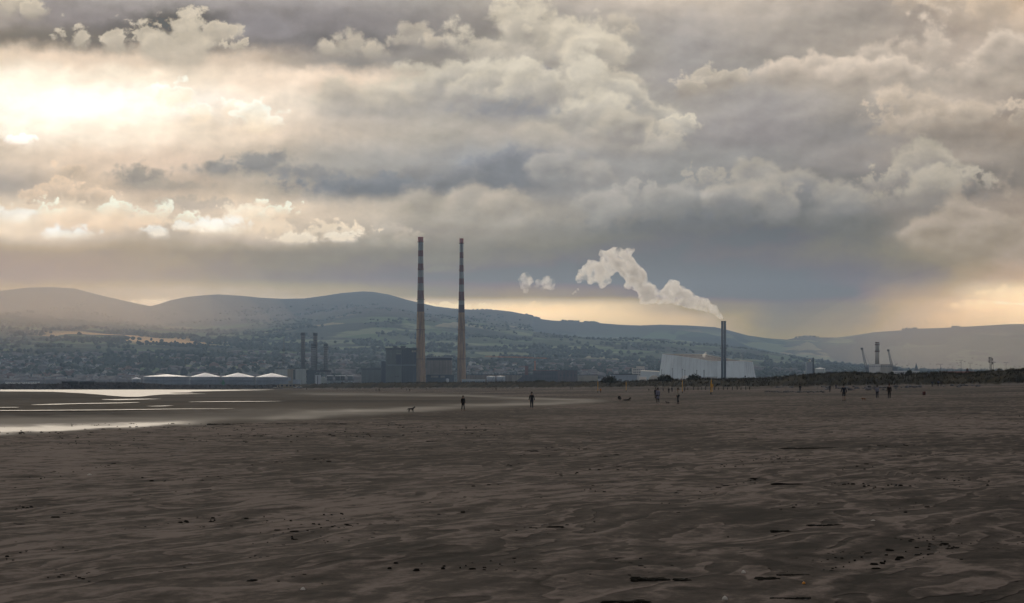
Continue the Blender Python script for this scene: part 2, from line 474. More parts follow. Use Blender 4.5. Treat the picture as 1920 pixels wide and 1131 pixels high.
def tag(o, label=None, cat=None, group=None, kind=None):
    for k, v in (('label', label), ('category', cat), ('group', group), ('kind', kind)):
        if v:
            o[k] = v
    return o


def thing(name, label, cat, loc, group=None):
    o = bpy.data.objects.new(name, None)
    COL.objects.link(o)
    o.empty_display_size = 0.5
    o.location = loc
    return tag(o, label, cat, group)


def copy_tree(o, parent=None):
    c = o.copy()
    COL.objects.link(c)
    c.parent = parent
    for ch in list(o.children):
        copy_tree(ch, c)
    return c


def grid_mesh(name, P, m, smooth=True):
    """P: rows x cols x 3 array of points"""
    nr, nc = P.shape[:2]
    me = bpy.data.meshes.new(name)
    me.vertices.add(nr * nc)
    me.vertices.foreach_set('co', P.reshape(-1).astype(np.float32))
    i = (np.arange(nr - 1)[:, None] * nc + np.arange(nc - 1)[None]).reshape(-1)
    q = np.stack([i, i + 1, i + 1 + nc, i + nc], 1).reshape(-1)
    nq = len(i)
    me.loops.add(nq * 4)
    me.loops.foreach_set('vertex_index', q.astype(np.int32))
    me.polygons.add(nq)
    me.polygons.foreach_set('loop_start', np.arange(0, nq * 4, 4, dtype=np.int32))
    me.polygons.foreach_set('use_smooth', np.full(nq, smooth))
    me.update(calc_edges=True)
    me.materials.append(m)
    o = bpy.data.objects.new(name, me)
    COL.objects.link(o)
    return o


def raw_mesh(name, V, T, m, parent=None):
    """V: n x 3, T: m x k faces of one size"""
    V, T = np.asarray(V, np.float32), np.asarray(T, np.int32)
    me = bpy.data.meshes.new(name)
    me.vertices.add(len(V))
    me.vertices.foreach_set('co', V.reshape(-1))
    k = T.shape[1]
    me.loops.add(T.size)
    me.loops.foreach_set('vertex_index', T.reshape(-1))
    me.polygons.add(len(T))
    me.polygons.foreach_set('loop_start', np.arange(0, T.size, k, dtype=np.int32))
    me.update(calc_edges=True)
    me.materials.append(m)
    o = bpy.data.objects.new(name, me)
    COL.objects.link(o)
    o.parent = parent
    return o


def _hash(i, j, seed):
    h = (i.astype(np.int64) * 374761393 + j.astype(np.int64) * 668265263 + seed * 974634777) & 0xFFFFFFFF
    h = ((h ^ (h >> 13)) * 1274126177) & 0xFFFFFFFF
    h = h ^ (h >> 16)
    return (h & 0xFFFF) / 65535.0 * 2 * math.pi


def pnoise(x, y, seed=0):
    x, y = np.broadcast_arrays(np.asarray(x, float), np.asarray(y, float))
    i, j = np.floor(x), np.floor(y)
    fx, fy = x - i, y - j
    u, v = fx * fx * fx * (fx * (fx * 6 - 15) + 10), fy * fy * fy * (fy * (fy * 6 - 15) + 10)

    def g(a, b, dx, dy):
        t = _hash(i + a, j + b, seed)
        return np.cos(t) * dx + np.sin(t) * dy
    n0 = g(0, 0, fx, fy) * (1 - u) + g(1, 0, fx - 1, fy) * u
    n1 = g(0, 1, fx, fy - 1) * (1 - u) + g(1, 1, fx - 1, fy - 1) * u
    return (n0 * (1 - v) + n1 * v) * 1.5


def fbm(x, y, oct=4, seed=0, rough=.5):
    s, a = 0, 1.0
    for k in range(oct):
        s = s + a * pnoise(x * 2 ** k, y * 2 ** k, seed + k * 17)
        a *= rough
    return s


def sstep(a, b, x):
    t = np.clip((x - a) / (b - a), 0, 1)
    return t * t * (3 - 2 * t)


# ------------------------------------------------------------------ materials
def mat(name, rgb, rough=.8, var=.25, scale=.15, streak=0.0, spec=.3, metal=0.0, bump=0.0):
    """a plain weathered surface: base colour broken by noise, optional rain streaks down the walls"""
    m = bpy.data.materials.new(name)
    m.use_nodes = True
    t = NT(m.node_tree)
    b = t.n['Principled BSDF']
    tc = t.n.new('ShaderNodeTexCoord').outputs['Object']
    n = t.noise(tc, scale, 5, .6)
    c = t.mix(t.mr(n, .3, .7), tuple(v * (1 - var) for v in rgb), tuple(min(1, v * (1 + var)) for v in rgb))
    if streak:
        sx, sy, sz = t.sep(tc)
        k = t.noise(t.xyz(t.math('MULTIPLY', sx, 6 * scale), t.math('MULTIPLY', sy, 6 * scale), t.math('MULTIPLY', sz, .35 * scale)), 1.0, 4, .6)
        c = t.mix(t.mr(k, .45, .7, 0.0, streak), c, tuple(v * .45 for v in rgb))
    t.put(b.inputs['Base Color'], c)
    b.inputs['Roughness'].default_value = rough
    b.inputs['Specular IOR Level'].default_value = spec
    b.inputs['Metallic'].default_value = metal
    if bump:
        bp = t.n.new('ShaderNodeBump')
        bp.inputs['Strength'].default_value = bump
        t.put(bp.inputs['Height'], t.noise(tc, scale * 8, 4, .6))
        t.l.new(bp.outputs[0], b.inputs['Normal'])
    return m


M = dict(
    concrete=mat("pale_concrete", (.34, .31, .27), .85, .15, .05, .4),
    dark_panel=mat("dark_green_cladding", (.072, .084, .084), .7, .2, .05, .4),
    dark_panel_blue=mat("dark_blue_cladding", (.028, .034, .050), .7, .15, .05, .3),
    trim_dark=mat("dark_trim", (.030, .036, .040), .7),
    tan_panel=mat("tan_concrete_panels", (.19, .16, .135), .85, .2, .06, .5),
    white_roof=mat("white_painted_steel", (.84, .82, .80), .35, .06, .1, .15, .5),
    tank_wall=mat("grey_tank_steel", (.115, .13, .155), .6, .12, .08, .3),
    cream=mat("cream_cladding", (.33, .36, .34), .6, .1, .05, .3),
    tan=mat("tan_cladding", (.30, .26, .19), .7, .1, .05, .3),
    grey=mat("grey_cladding", (.25, .28, .31), .6, .1, .06, .2),
    steel_dark=mat("dark_steelwork", (.022, .026, .036), .6),
    stack_grey=mat("grey_stack", (.085, .078, .074), .7, .15, .08, .4),
    stack_pale=mat("pale_stack", (.17, .17, .17), .6, .12, .08, .4),
    flue=mat("dark_blue_flue", (.045, .052, .066), .5, .1, .08, .2),
    black=mat("sooty_steel", (.02, .02, .022), .7),
    silver=mat("galvanised_steel", (.40, .42, .45), .4, .1, .1, 0, .5, .3),
    shell=mat("pale_blue_grey_shell", (.60, .66, .66), .5, .08, .02, .25),
    roof_brown=mat("brown_roof_deck", (.15, .115, .09), .8, .25, .05),
    brick=mat("dark_red_brick", (.12, .045, .035), .85, .25, .1, .3),
    brick_dark=mat("sooty_brick", (.050, .042, .052), .85, .3, .06, .5),
    brick_brown=mat("brown_brick", (.075, .052, .055), .85, .25, .06, .4),
    red_paint=mat("faded_red_paint", (.30, .07, .05), .6),
    crane_red=mat("orange_red_steel", (.42, .14, .06), .6),
    crane_dark=mat("grey_crane_steel", (.10, .11, .125), .6),
    yellow=mat("yellow_painted_post", (.62, .33, .045), .6, .15, 1.0, .2),
    rust=mat("rusty_steel", (.14, .06, .03), .8),
    red_roof=mat("red_clay_roof", (.17, .045, .028), .85, .2, .2),
    white_wall=mat("white_render", (.58, .55, .50), .8, .1, .1, .3),
    lit_wall=mat("sunlit_cream_panel", (.80, .72, .60), .7, .05, .1),  # cream brightened to put the cabin's sunlight into the colour
    wood=mat("wet_driftwood", (.010, .009, .008), .95, .3, 3.0, 0, .03),
    stake=mat("grey_wood_stake", (.035, .03, .028), .9, .3, 3.0),
    rock=mat("wet_boulder", (.055, .057, .066), .7, .5, .7, 0, .4, 0, .6),
    rock_pale=mat("dry_boulder", (.13, .128, .13), .8, .4, .7, 0, .3, 0, .6),
    armour=mat("dark_armour_rock", (.028, .026, .027), .85, .6, .35, 0, .25, 0, .8),
    weed=mat("black_seaweed", (.010, .0095, .007), .95, .4, 6.0, 0, .03),
    shellbit=mat("bleached_shell", (.60, .56, .48), .6, .1, 6.0),
    orange=mat("orange_plastic", (.60, .24, .03), .5, .1, 6.0),
    leaf=mat("dark_scrub_leaves", (.030, .032, .014), .8, .5, .6),
    bark=mat("grey_bark", (.05, .042, .035), .9),
    grass=mat("marram_grass_blades", (.032, .026, .011), .8, .5, .12),
    glass=mat("dull_window_glass", (.05, .06, .07), .2, .05, .1, 0, .5),
    green_paint=mat("green_paint", (.03, .20, .10), .6),
    tower_dark=mat("dark_slate", (.020, .030, .034), .7),
    orange_roof=mat("orange_dome", (.75, .42, .28), .6, .1, .2),
    car_white=mat("white_car_paint", (.6, .6, .6), .3, .03, 1, 0, .5),
    car_grey=mat("grey_car_paint", (.2, .21, .23), .3, .03, 1, 0, .5),
    rubber=mat("tyre_rubber", (.02, .02, .02), .8),
)


# ------------------------------------------------------------------ the beach
def beach_z(x, y):
    x, y = np.asarray(x, float), np.asarray(y, float)
    s = 8.0
    up = .0205 * s * np.log1p(np.exp(np.clip((x - 5) / s, -40, 40)))       # rises gently to the right, towards the dunes
    up = np.minimum(up, 3.2)
    return up + 1.0 * sstep(600, 1200, y) * sstep(-150, 20, x)


def to_ground(px, py):
    """the point of the beach seen at a place in the photograph"""
    last = 12.0
    for D in np.geomspace(12, 2600, 1500):
        if HC - (py - YH) * D / F < float(beach_z(X(px, D), D)):
            a, b = last, D
            for _ in range(30):
                m = (a + b) / 2
                if HC - (py - YH) * m / F < float(beach_z(X(px, m), m)):
                    b = m
                else:
                    a = m
            return Vector((X(px, b), b, float(beach_z(X(px, b), b))))
        last = D
    return Vector((X(px, 2600), 2600, float(beach_z(X(px, 2600), 2600))))


SHORE = [(-900, 860), (-300, 832), (0, 816), (200, 804), (400, 795), (560, 787), (700, 779.5), (860, 771), (1000, 763), (1110, 754.5), (1150, 750)]
BACK = [(-900, 728), (540, 728), (640, 735.5), (860, 737.5), (1000, 743), (1110, 748), (1150, 750)]


def wetness(px, py):
    """1 on the wet flats left by the tide, 0 on the drained sand; px, py: arrays of picture places on the ground"""
    s = np.interp(px, *zip(*SHORE))
    b = np.interp(px, *zip(*BACK))
    wob = fbm(px / 90, py / 14, 3, 5) * 3.0
    edge = 1 + (s - 722) * .10
    w = sstep(0, 1, (s + wob - py) / edge + .5) * sstep(-.3, .8, (py - b) / 3.0)
    return w * (px < 1150)


def sand_material():
    m = bpy.data.materials.new("beach_sand")
    m.use_nodes = True
    t = NT(m.node_tree)
    b = t.n['Principled BSDF']
    P = t.n.new('ShaderNodeNewGeometry').outputs['Position']
    at = t.n.new('ShaderNodeAttribute')
    at.attribute_name = 'wet'
    wet = at.outputs['Fac']
    x, y, _ = t.sep(P)
    # across / along the drainage lines, which run away and slightly to the right
    ca, sa = math.cos(R(15)), math.sin(R(15))
    u = t.math('SUBTRACT', t.math('MULTIPLY', x, ca), t.math('MULTIPLY', y, sa))
    v = t.math('ADD', t.math('MULTIPLY', x, sa), t.math('MULTIPLY', y, ca))
    wrp = t.noise(t.xyz(x, t.math('MULTIPLY', y, .35)), .30, 4, .5, color=True)
    wx, wy, _z = t.sep(wrp)
    u2 = t.math('MULTIPLY_ADD', wx, 2.6, u)
    v2 = t.math('MULTIPLY_ADD', wy, 9.0, v)
    big = t.noise(t.xyz(t.math('MULTIPLY', x, .035), t.math('MULTIPLY', y, .010), 4.0), 1.0, 4, .55)
    rip = t.noise(t.xyz(t.math('MULTIPLY', u2, .55), t.math('MULTIPLY', v2, .11), 0), 1.0, 3, .45)
    saw = t.math('FRACT', t.math('MULTIPLY', rip, 7.0))
    saw = t.math('MULTIPLY', t.math('POWER', saw, 1.6), t.mr(saw, 1.0, .90))
    rip2 = t.noise(t.xyz(t.math('MULTIPLY', u2, 1.7), t.math('MULTIPLY', v2, .40), 7), 1.0, 4, .55)
    grain = t.noise(t.xyz(x, t.math('MULTIPLY', y, .4), 2), 5.0, 6, .72)
    far = t.noise(t.xyz(t.math('MULTIPLY', x, .10), t.math('MULTIPLY', y, .06), 11), 1.0, 6, .65)
    dash = t.noise(t.xyz(t.math('MULTIPLY', x, 1.05), t.math('MULTIPLY', y, .50), 17), 1.0, 4, .6)
    dash2 = t.noise(t.xyz(t.math('MULTIPLY', x, .33), t.math('MULTIPLY', y, .16), 19), 1.0, 3, .6)
    val = t.math('MULTIPLY', saw, .42)
    val = t.math('MULTIPLY_ADD', t.mr(dash, .52, .68), -.30, val)
    val = t.math('MULTIPLY_ADD', t.mr(dash2, .55, .68), -.26, val)
    val = t.math('ADD', val, .10)
    val = t.math('MULTIPLY_ADD', t.math('SUBTRACT', rip2, .5), 1.25, val)
    val = t.math('MULTIPLY_ADD', t.math('SUBTRACT', grain, .5), .95, val)
    val = t.math('MULTIPLY_ADD', t.math('SUBTRACT', big, .5), 1.25, val)
    val = t.math('MULTIPLY_ADD', t.math('SUBTRACT', far, .5), 1.2, val)
    dry = t.ramp(t.math('MULTIPLY_ADD', val, 1.5, .25), [(0.0, (.0080, .0055, .0044)), (.30, (.030, .0222, .0178)), (.55, (.053, .0405, .0332)), (1.0, (.165, .130, .108))])
    # a wheel track that drains as a dark line
    tr = t.math('ABSOLUTE', t.math('SUBTRACT', t.math('ADD', x, t.math('MULTIPLY_ADD', wx, .8, 8.7 - .4)), t.math('MULTIPLY', t.math('SUBTRACT', y, 45.8), .27)))
    trk = t.math('MULTIPLY', t.mr(tr, .05, .16, .55, 0.0), t.mr(y, 60, 72, 1.0, 0.0))
    dry = t.mix(trk, dry, (.045, .037, .032))
    pat = t.noise(t.xyz(t.math('MULTIPLY', x, .022), t.math('MULTIPLY', y, .013), 1), 1.0, 5, .6)
    sh = t.n.new('ShaderNodeAttribute')
    sh.attribute_name = 'sheen'
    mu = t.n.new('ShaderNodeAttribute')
    mu.attribute_name = 'dark_band'
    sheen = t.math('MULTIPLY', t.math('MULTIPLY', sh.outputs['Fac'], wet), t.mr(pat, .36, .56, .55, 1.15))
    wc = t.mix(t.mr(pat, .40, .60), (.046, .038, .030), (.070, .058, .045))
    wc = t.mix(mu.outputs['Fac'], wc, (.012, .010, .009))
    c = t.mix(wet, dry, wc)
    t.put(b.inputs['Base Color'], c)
    t.put(b.inputs['Roughness'], t.mr(sheen, 0, 1, .92, .42, smooth=False))
    t.put(b.inputs['Specular IOR Level'], t.math('MULTIPLY_ADD', sheen, .30, t.mr(wet, 0, 1, .035, .03)))
    bp = t.n.new('ShaderNodeBump')
    bp.inputs['Strength'].default_value = 1.0
    bp.inputs['Distance'].default_value = 1.0
    hgt = t.math('MULTIPLY', saw, .020)
    hgt = t.math('MULTIPLY_ADD', rip2, .035, hgt)
    hgt = t.math('MULTIPLY_ADD', grain, .012, hgt)
    wrip = t.noise(t.xyz(t.math('MULTIPLY', x, 1.0), t.math('MULTIPLY', y, .35), 5), 1.4, 4, .6)
    hgt = t.math('MULTIPLY', hgt, t.mr(wet, 0, 1, 1.0, .25))
    hgt = t.math('MULTIPLY_ADD', t.math('MULTIPLY', wrip, wet), .045, hgt)
    t.put(bp.inputs['Height'], hgt)
    t.l.new(bp.outputs[0], b.inputs['Normal'])
    return m


def build_beach():
    az = np.radians(np.concatenate([np.arange(-74, -24, 2.0), np.arange(-24, -11.5, .5), np.arange(-11.5, 11.5, .055), np.arange(11.5, 24, .5), np.arange(24, 74.1, 2.0)]))
    rows, r = [8, 12, 17, 22, 27, 31, 34], 35.0
    while r < 2500:
        rows.append(r)
        r += max(.12, .55 * r * r / (HC * 2813))
    rr = np.array(rows)
    D, A = np.meshgrid(rr, np.tan(az), indexing='ij')
    Xs = A * D
    z = beach_z(Xs, D)
    ca, sa = math.cos(R(15)), math.sin(R(15))
    u, v = Xs * ca - D * sa, Xs * sa + D * ca
    fade = sstep(420, 120, D)
    und = fbm(u * .42, v * .11, 3, 3) * .035 + fbm(u * 1.3, v * .4, 2, 9) * .012
    und2 = fbm(Xs * .03, D * .015, 3, 21) * .10
    z = z + und * fade + und2 * sstep(60, 200, D) * sstep(1200, 500, D)
    px, py = 960 + F * A, YH + F * (HC - z) / D
    w = wetness(px, YH + F * (HC - beach_z(Xs, D)) / D)
    z = z - w * .03
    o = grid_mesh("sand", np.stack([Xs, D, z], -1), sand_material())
    pyf = YH + F * (HC - beach_z(Xs, D)) / D
    wob = fbm(px / 70, pyf / 6, 3, 15)

    def band(line, half, lo_, hi_, fade):
        c = np.interp(px, *zip(*line))
        g = np.exp(-((pyf - c + wob * half * .35) / np.interp(px, *zip(*half_line(half)))) ** 2)
        return g * sstep(lo_ - fade, lo_ + 1, px) * sstep(hi_ + fade, hi_ - 1, px)

    def half_line(h):
        return [(-800, h * 1.6), (0, h * 1.2), (400, h), (1200, h * .7)]
    sheen = 1.0 * band([(-600, 822), (0, 805), (120, 802), (240, 798), (330, 794), (560, 783)], 6.0, -700, 280, 160)
    sheen = sheen + .30 * band([(-600, 806), (0, 788), (300, 783), (560, 776), (760, 768)], 9.0, -700, 560, 200)
    sheen = sheen + .38 * band([(480, 783), (560, 778), (700, 771), (860, 762), (1000, 755.5), (1100, 751)], 6.0, 560, 1080, 100)
    sheen = sheen + .36 * band([(560, 738), (640, 739), (860, 741.5), (1000, 746.5), (1090, 750)], 2.6, 600, 1080, 90)
    dark_band = band([(-600, 788), (0, 776), (120, 774.6), (220, 773.5), (420, 773)], 3.0, -700, 190, 120)  # bands where the wet sand is darker
    dark_band = np.maximum(dark_band, .8 * band([(420, 754), (560, 751), (700, 751.5), (860, 751)], 2.6, 480, 800, 120))
    dark_band = np.maximum(dark_band, .35 * band([(-600, 752), (0, 745), (240, 746), (300, 748)], 5.0, -700, 200, 90))
    for nm, val in (('wet', w), ('sheen', np.clip(sheen, 0, 1.2)), ('dark_band', np.clip(dark_band, 0, 1))):
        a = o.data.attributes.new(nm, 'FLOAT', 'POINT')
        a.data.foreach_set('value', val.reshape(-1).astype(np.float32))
    tag(o, kind='structure')


def water_material():
    m = bpy.data.materials.new("shallow_water")
    m.use_nodes = True
    t = NT(m.node_tree)
    b = t.n['Principled BSDF']
    b.inputs['Base Color'].default_value = (.045, .038, .030, 1)
    b.inputs['Roughness'].default_value = .38
    b.inputs['Specular IOR Level'].default_value = .2
    P = t.n.new('ShaderNodeNewGeometry').outputs['Position']
    n = t.noise(P, 1.1, 4, .6)
    bp = t.n.new('ShaderNodeBump')
    bp.inputs['Strength'].default_value = 1.0
    bp.inputs['Distance'].default_value = .06
    t.put(bp.inputs['Height'], n)
    t.l.new(bp.outputs[0], b.inputs['Normal'])
    return m


def build_water():
    """pools and channels left on the flats, each a level sheet in its hollow"""
    pools = [
        [(-700, 729.8), (-200, 730.6), (300, 731.0), (640, 731.6), (660, 733.6), (560, 735.0), (480, 736.2), (405, 738.2), (340, 739.4), (300, 740.6), (280, 742.6), (262, 744.6), (238, 744.4), (212, 742.6), (170, 739.0), (115, 735.8), (40, 734.4), (-200, 733.4), (-700, 732.6)],
        [(58, 759.6), (110, 757.8), (200, 756.0), (245, 755.2), (262, 755.2), (240, 756.3), (150, 758.2), (90, 759.8)],
        [(190, 749.8), (235, 748.8), (290, 748.2), (305, 748.5), (270, 749.6), (225, 750.7)],
        [(-700, 774), (-300, 771.2), (0, 770.2), (160, 769.2), (300, 767.8), (400, 767.2), (440, 767.2), (400, 767.7), (300, 768.6), (160, 770.3), (0, 771.2), (-300, 773.2), (-700, 778)],
        [(-300, 765.5), (0, 764.3), (32, 764.5), (0, 765.3), (-300, 767.0)],
        [(275, 762.4), (300, 761.6), (326, 761.3), (300, 762.6)],
        [(352, 754.2), (410, 753.4), (480, 752.9), (530, 752.8), (480, 753.6), (410, 754.3)],
    ]
    mb = MB()
    for pl in pools:
        pts = []
        n = len(pl)
        for i in range(n):                       # soften the outline
            p0, p1, p2, p3 = (np.array(pl[(i + k - 1) % n], float) for k in range(4))
            for s in (0, .25, .5, .75):
                pts.append(.5 * (2 * p1 + (p2 - p0) * s + (2 * p0 - 5 * p1 + 4 * p2 - p3) * s * s + (3 * p1 - p0 - 3 * p2 + p3) * s ** 3))
        w = []
        for (px, py) in pts:
            py = max(py, 729.6) + float(fbm(px / 40, py / 5, 2, 33)) * .35
            D = HC * F / (py - YH)
            w.append((X(px, D), D, .05))
        mb.add(w, [tuple(range(len(w)))])
    o = mb.build("water", water_material())
    bm = bmesh.new()
    bm.from_mesh(o.data)
    bmesh.ops.triangulate(bm, faces=bm.faces[:], ngon_method='EAR_CLIP')
    for f in bm.faces:
        if f.normal.z < 0:
            f.normal_flip()
    bm.to_mesh(o.data)
    bm.free()
    tag(o, kind='structure')


build_beach()
build_water()


# ------------------------------------------------------------------ hills, coastal plain and the ground under everything
RIDGE0 = [(-900, 585), (-400, 566), (0, 547), (50, 541), (100, 540), (140, 543), (190, 556), (240, 567), (268, 573), (282, 575.5), (300, 571), (320, 564), (350, 558), (380, 555), (410, 553.5), (450, 556),
          (490, 560), (530, 562), (570, 561), (600, 557), (640, 551), (680, 548), (700, 549), (730, 554), (760, 563), (790, 570), (815, 576), (850, 580), (890, 582.5), (930, 582.5), (960, 586), (990, 592), (1010, 598),
          (1030, 601), (1050, 602.5), (1090, 604.5), (1120, 606), (1160, 609), (1200, 610.5), (1240, 609), (1290, 610.5), (1340, 614), (1370, 621), (1400, 629), (1440, 635), (1475, 637.5), (1490, 634.5), (1515, 631.5),
          (1530, 633), (1570, 633), (1640, 623), (1690, 620), (1700, 617.5), (1770, 615), (1830, 612), (1890, 608.5), (1920, 608), (2200, 600), (2800, 610)]
RIDGE1 = [(-900, 620), (0, 597), (150, 604), (300, 618), (420, 622), (500, 616), (560, 606), (620, 598), (660, 591), (700, 587), (740, 588), (780, 594), (850, 601), (930, 611), (1000, 622), (1060, 630), (1120, 636),
          (1180, 637.5), (1230, 638.5), (1300, 646), (1400, 656), (1450, 664), (1500, 671), (1560, 681), (1640, 691), (1720, 696), (1800, 698), (1920, 700), (2800, 700)]
RIDGE2 = [(-900, 640), (0, 637), (150, 641), (250, 645), (400, 651), (560, 655), (700, 658), (900, 665), (1100, 671), (1300, 680), (1500, 690), (1700, 700), (1920, 702), (2800, 702)]
RIDGE3 = [(-900, 688), (0, 688), (300, 688), (600, 690), (900, 695), (1200, 700), (1500, 708), (1920, 712), (2800, 712)]


def hill_profile(px):
    """knots of the ground along each line of sight: distances and heights"""
    g = lambda T: np.interp(px, *zip(*T))
    ks = [(3600, 0 * px - 3.0), (3720, 0 * px + 1.0), (4500, 0 * px + 2.5), (5600, Z(g(RIDGE3), 5600)), (7600, Z(g(RIDGE2), 7600)), (10300, Z(g(RIDGE1), 10300))]
    z1, z0 = ks[-1][1], Z(g(RIDGE0), 14000)
    dip = np.where(px > 1000, np.minimum(z1 * .72, z0), z1 + (z0 - z1) * .35)
    ks += [(12000, dip), (14000, z0), (16800, z0 * .8)]
    return np.array([k[0] for k in ks], float), np.stack([k[1] for k in ks], 0)


def hill_z(px, r):
    """px: cols, r: rows -> rows x cols heights (monotone cubic between knots)"""
    kr, kz = hill_profile(px)
    h = np.diff(kr)[:, None]
    d = np.diff(kz, axis=0) / h
    mslope = np.zeros_like(kz)
    prod = d[1:] * d[:-1]
    mslope[1:-1] = np.where(prod > 0, 2 * prod / np.where(np.abs(d[1:] + d[:-1]) < 1e-9, 1, d[1:] + d[:-1]), 0)
    out = np.zeros((len(r), len(px)))
    for a, q in enumerate(r):
        i = int(np.clip(np.searchsorted(kr, q) - 1, 0, len(kr) - 2))
        s = (q - kr[i]) / (kr[i + 1] - kr[i])
        H = kr[i + 1] - kr[i]
        out[a] = (2 * s ** 3 - 3 * s ** 2 + 1) * kz[i] + (s ** 3 - 2 * s * s + s) * H * mslope[i] + (-2 * s ** 3 + 3 * s * s) * kz[i + 1] + (s ** 3 - s * s) * H * mslope[i + 1]
    return out


def hill_noise(x, y, z):
    n = fbm(x / 900, y / 1400, 4, 41) * .05 * np.clip(z, 0, 300) + fbm(x / 160, y / 220, 3, 43) * np.clip(z * .03, 0, 5)
    return n * np.clip((14000 - y) / 2500, .12, 1)


def hills_material():
    m = bpy.data.materials.new("hill_land")
    m.use_nodes = True
    t = NT(m.node_tree)
    b = t.n['Principled BSDF']
    b.inputs['Roughness'].default_value = 1.0
    b.inputs['Specular IOR Level'].default_value = 0.05
    P = t.n.new('ShaderNodeNewGeometry').outputs['Position']
    x, y, z = t.sep(P)
    wv = t.noise(P, .0016, 4, .55, color=True)
    pw = t.vmath('ADD', t.xyz(x, t.math('MULTIPLY', y, .55), 0), t.vmath('SCALE', wv, 240.0))

    def cells(scale, out='Color'):
        vo = t.n.new('ShaderNodeTexVoronoi')
        vo.voronoi_dimensions = '2D'
        t.put(vo.inputs['Vector'], pw)
        vo.inputs['Scale'].default_value = scale
        return vo.outputs[out]
    cr, cg, cb = t.sep(cells(.0052))
    field = t.ramp(cr, [(0.0, (.040, .062, .028)), (.25, (.080, .125, .050)), (.45, (.110, .150, .066)), (.62, (.066, .086, .046)), (.80, (.15, .175, .085)), (.93, (.23, .20, .11)), (1.0, (.2, .16, .09))], 'CONSTANT')
    # stubble fields below the left-hand hill, sunshine on them put into the colour
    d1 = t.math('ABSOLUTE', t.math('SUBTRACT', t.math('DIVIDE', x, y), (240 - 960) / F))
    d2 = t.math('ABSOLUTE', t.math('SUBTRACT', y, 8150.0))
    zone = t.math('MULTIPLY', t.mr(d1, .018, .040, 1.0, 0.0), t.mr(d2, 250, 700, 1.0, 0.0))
    sunlit_stub = t.math('MULTIPLY', zone, t.math('GREATER_THAN', cg, .45))
    field = t.mix(sunlit_stub, field, (.80, .50, .22))
    wood = t.noise(t.xyz(x, t.math('MULTIPLY', y, .6), 0), .0022, 6, .6)
    wmask = t.mr(wood, .49, .55)
    wmask = t.math('MULTIPLY', wmask, t.math('SUBTRACT', 1.0, t.math('MULTIPLY', sunlit_stub, .9)))
    tex = t.noise(P, .03, 4, .7)
    woodc = t.mix(tex, (.012, .018, .012), (.034, .042, .026))
    hed = t.mr(cells(.0052, 'Distance'), 95, 120, 0.0, .6)
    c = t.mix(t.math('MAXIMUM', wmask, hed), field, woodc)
    moor = t.mix(t.noise(P, .004, 5, .6), (.030, .027, .026), (.062, .052, .044))
    hi = t.noise(P, .0015, 4, .5)
    c = t.mix(t.mr(t.math('ADD', z, t.math('MULTIPLY', hi, 160.0)), 280, 370), c, moor)
    # streets and gardens on the plain
    town = t.mix(t.noise(P, .02, 5, .75), (.020, .024, .026), (.075, .074, .076))
    c = t.mix(t.mr(t.math('ADD', z, t.math('MULTIPLY', hi, 50.0)), 62, 40), c, town)
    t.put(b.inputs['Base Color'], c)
    return m


def build_hills():
    pxs = np.concatenate([np.arange(-760, -40, 24), np.arange(-40, 1960, 2.6), np.arange(1960, 2700, 24)])
    r = np.concatenate([[3600, 3660, 3720], np.arange(3800, 5600, 90), np.arange(5600, 14000, 48), np.arange(14000, 16801, 200)])
    z = hill_z(pxs, r)
    A = (pxs - 960) / F
    Y, AA = np.meshgrid(r, A, indexing='ij')
    xs = AA * Y
    z = z + hill_noise(xs, Y, z)
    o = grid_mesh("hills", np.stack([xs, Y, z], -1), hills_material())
    tag(o, kind='structure')
    g = MB()
    g.box(-6800, 6800, -250, 17300, -4.0, -1.5)
    tag(g.build("ground", mat("dark_sea_bed", (.05, .055, .055), .35, .2, .01)), kind='structure')


def land_z(px, D):
    z = hill_z(np.array([px], float), np.array([D], float))[0]
    return float(z[0] + hill_noise(np.array([X(px, D)]), np.array([D]), z)[0])


build_hills()


# ------------------------------------------------------------------ dunes and breakwater behind the beach
FOOT = [(500, 2050), (640, 1900), (860, 1500), (1000, 1250), (1180, 1050), (1300, 930), (1420, 850), (1500, 800), (1700, 750), (1920, 700), (2200, 660), (2700, 620)]
DUNETOP = [(500, 721.5), (600, 720), (640, 718.5), (780, 717.5), (900, 717), (1000, 716), (1090, 716.5), (1180, 716), (1230, 713.5), (1300, 712.5), (1350, 712), (1420, 711), (1450, 709.5), (1480, 706.5), (1510, 704),
           (1530, 702.5), (1560, 702), (1600, 699.5), (1630, 701), (1660, 703), (1700, 703.5), (1730, 700.5), (1760, 700), (1790, 702), (1830, 700), (1870, 697), (1890, 694), (1920, 694), (2000, 692), (2300, 690), (2700, 690)]


def dune_material():
    m = bpy.data.materials.new("dune_turf")
    m.use_nodes = True
    t = NT(m.node_tree)
    b = t.n['Principled BSDF']
    b.inputs['Roughness'].default_value = 1.0
    b.inputs['Specular IOR Level'].default_value = .05
    P = t.n.new('ShaderNodeNewGeometry').outputs['Position']
    n = t.math('MULTIPLY_ADD', t.math('SUBTRACT', t.noise(P, .028, 3, .5), .5), .9, t.noise(P, .09, 5, .65))
    n2 = t.noise(P, .7, 4, .6)
    c = t.ramp(t.math('MULTIPLY_ADD', t.math('SUBTRACT', n2, .5), .5, n), [(.30, (.006, .0052, .0025)), (.48, (.019, .0165, .0065)), (.60, (.031, .025, .010)), (.75, (.058, .037, .015))])
    at = t.n.new('ShaderNodeAttribute')
    at.attribute_name = 'bare'
    sand = t.mix(t.noise(P, .8, 4, .6), (.11, .095, .08), (.19, .165, .14))
    t.put(b.inputs['Base Color'], t.mix(at.outputs['Fac'], c, sand))
    return m


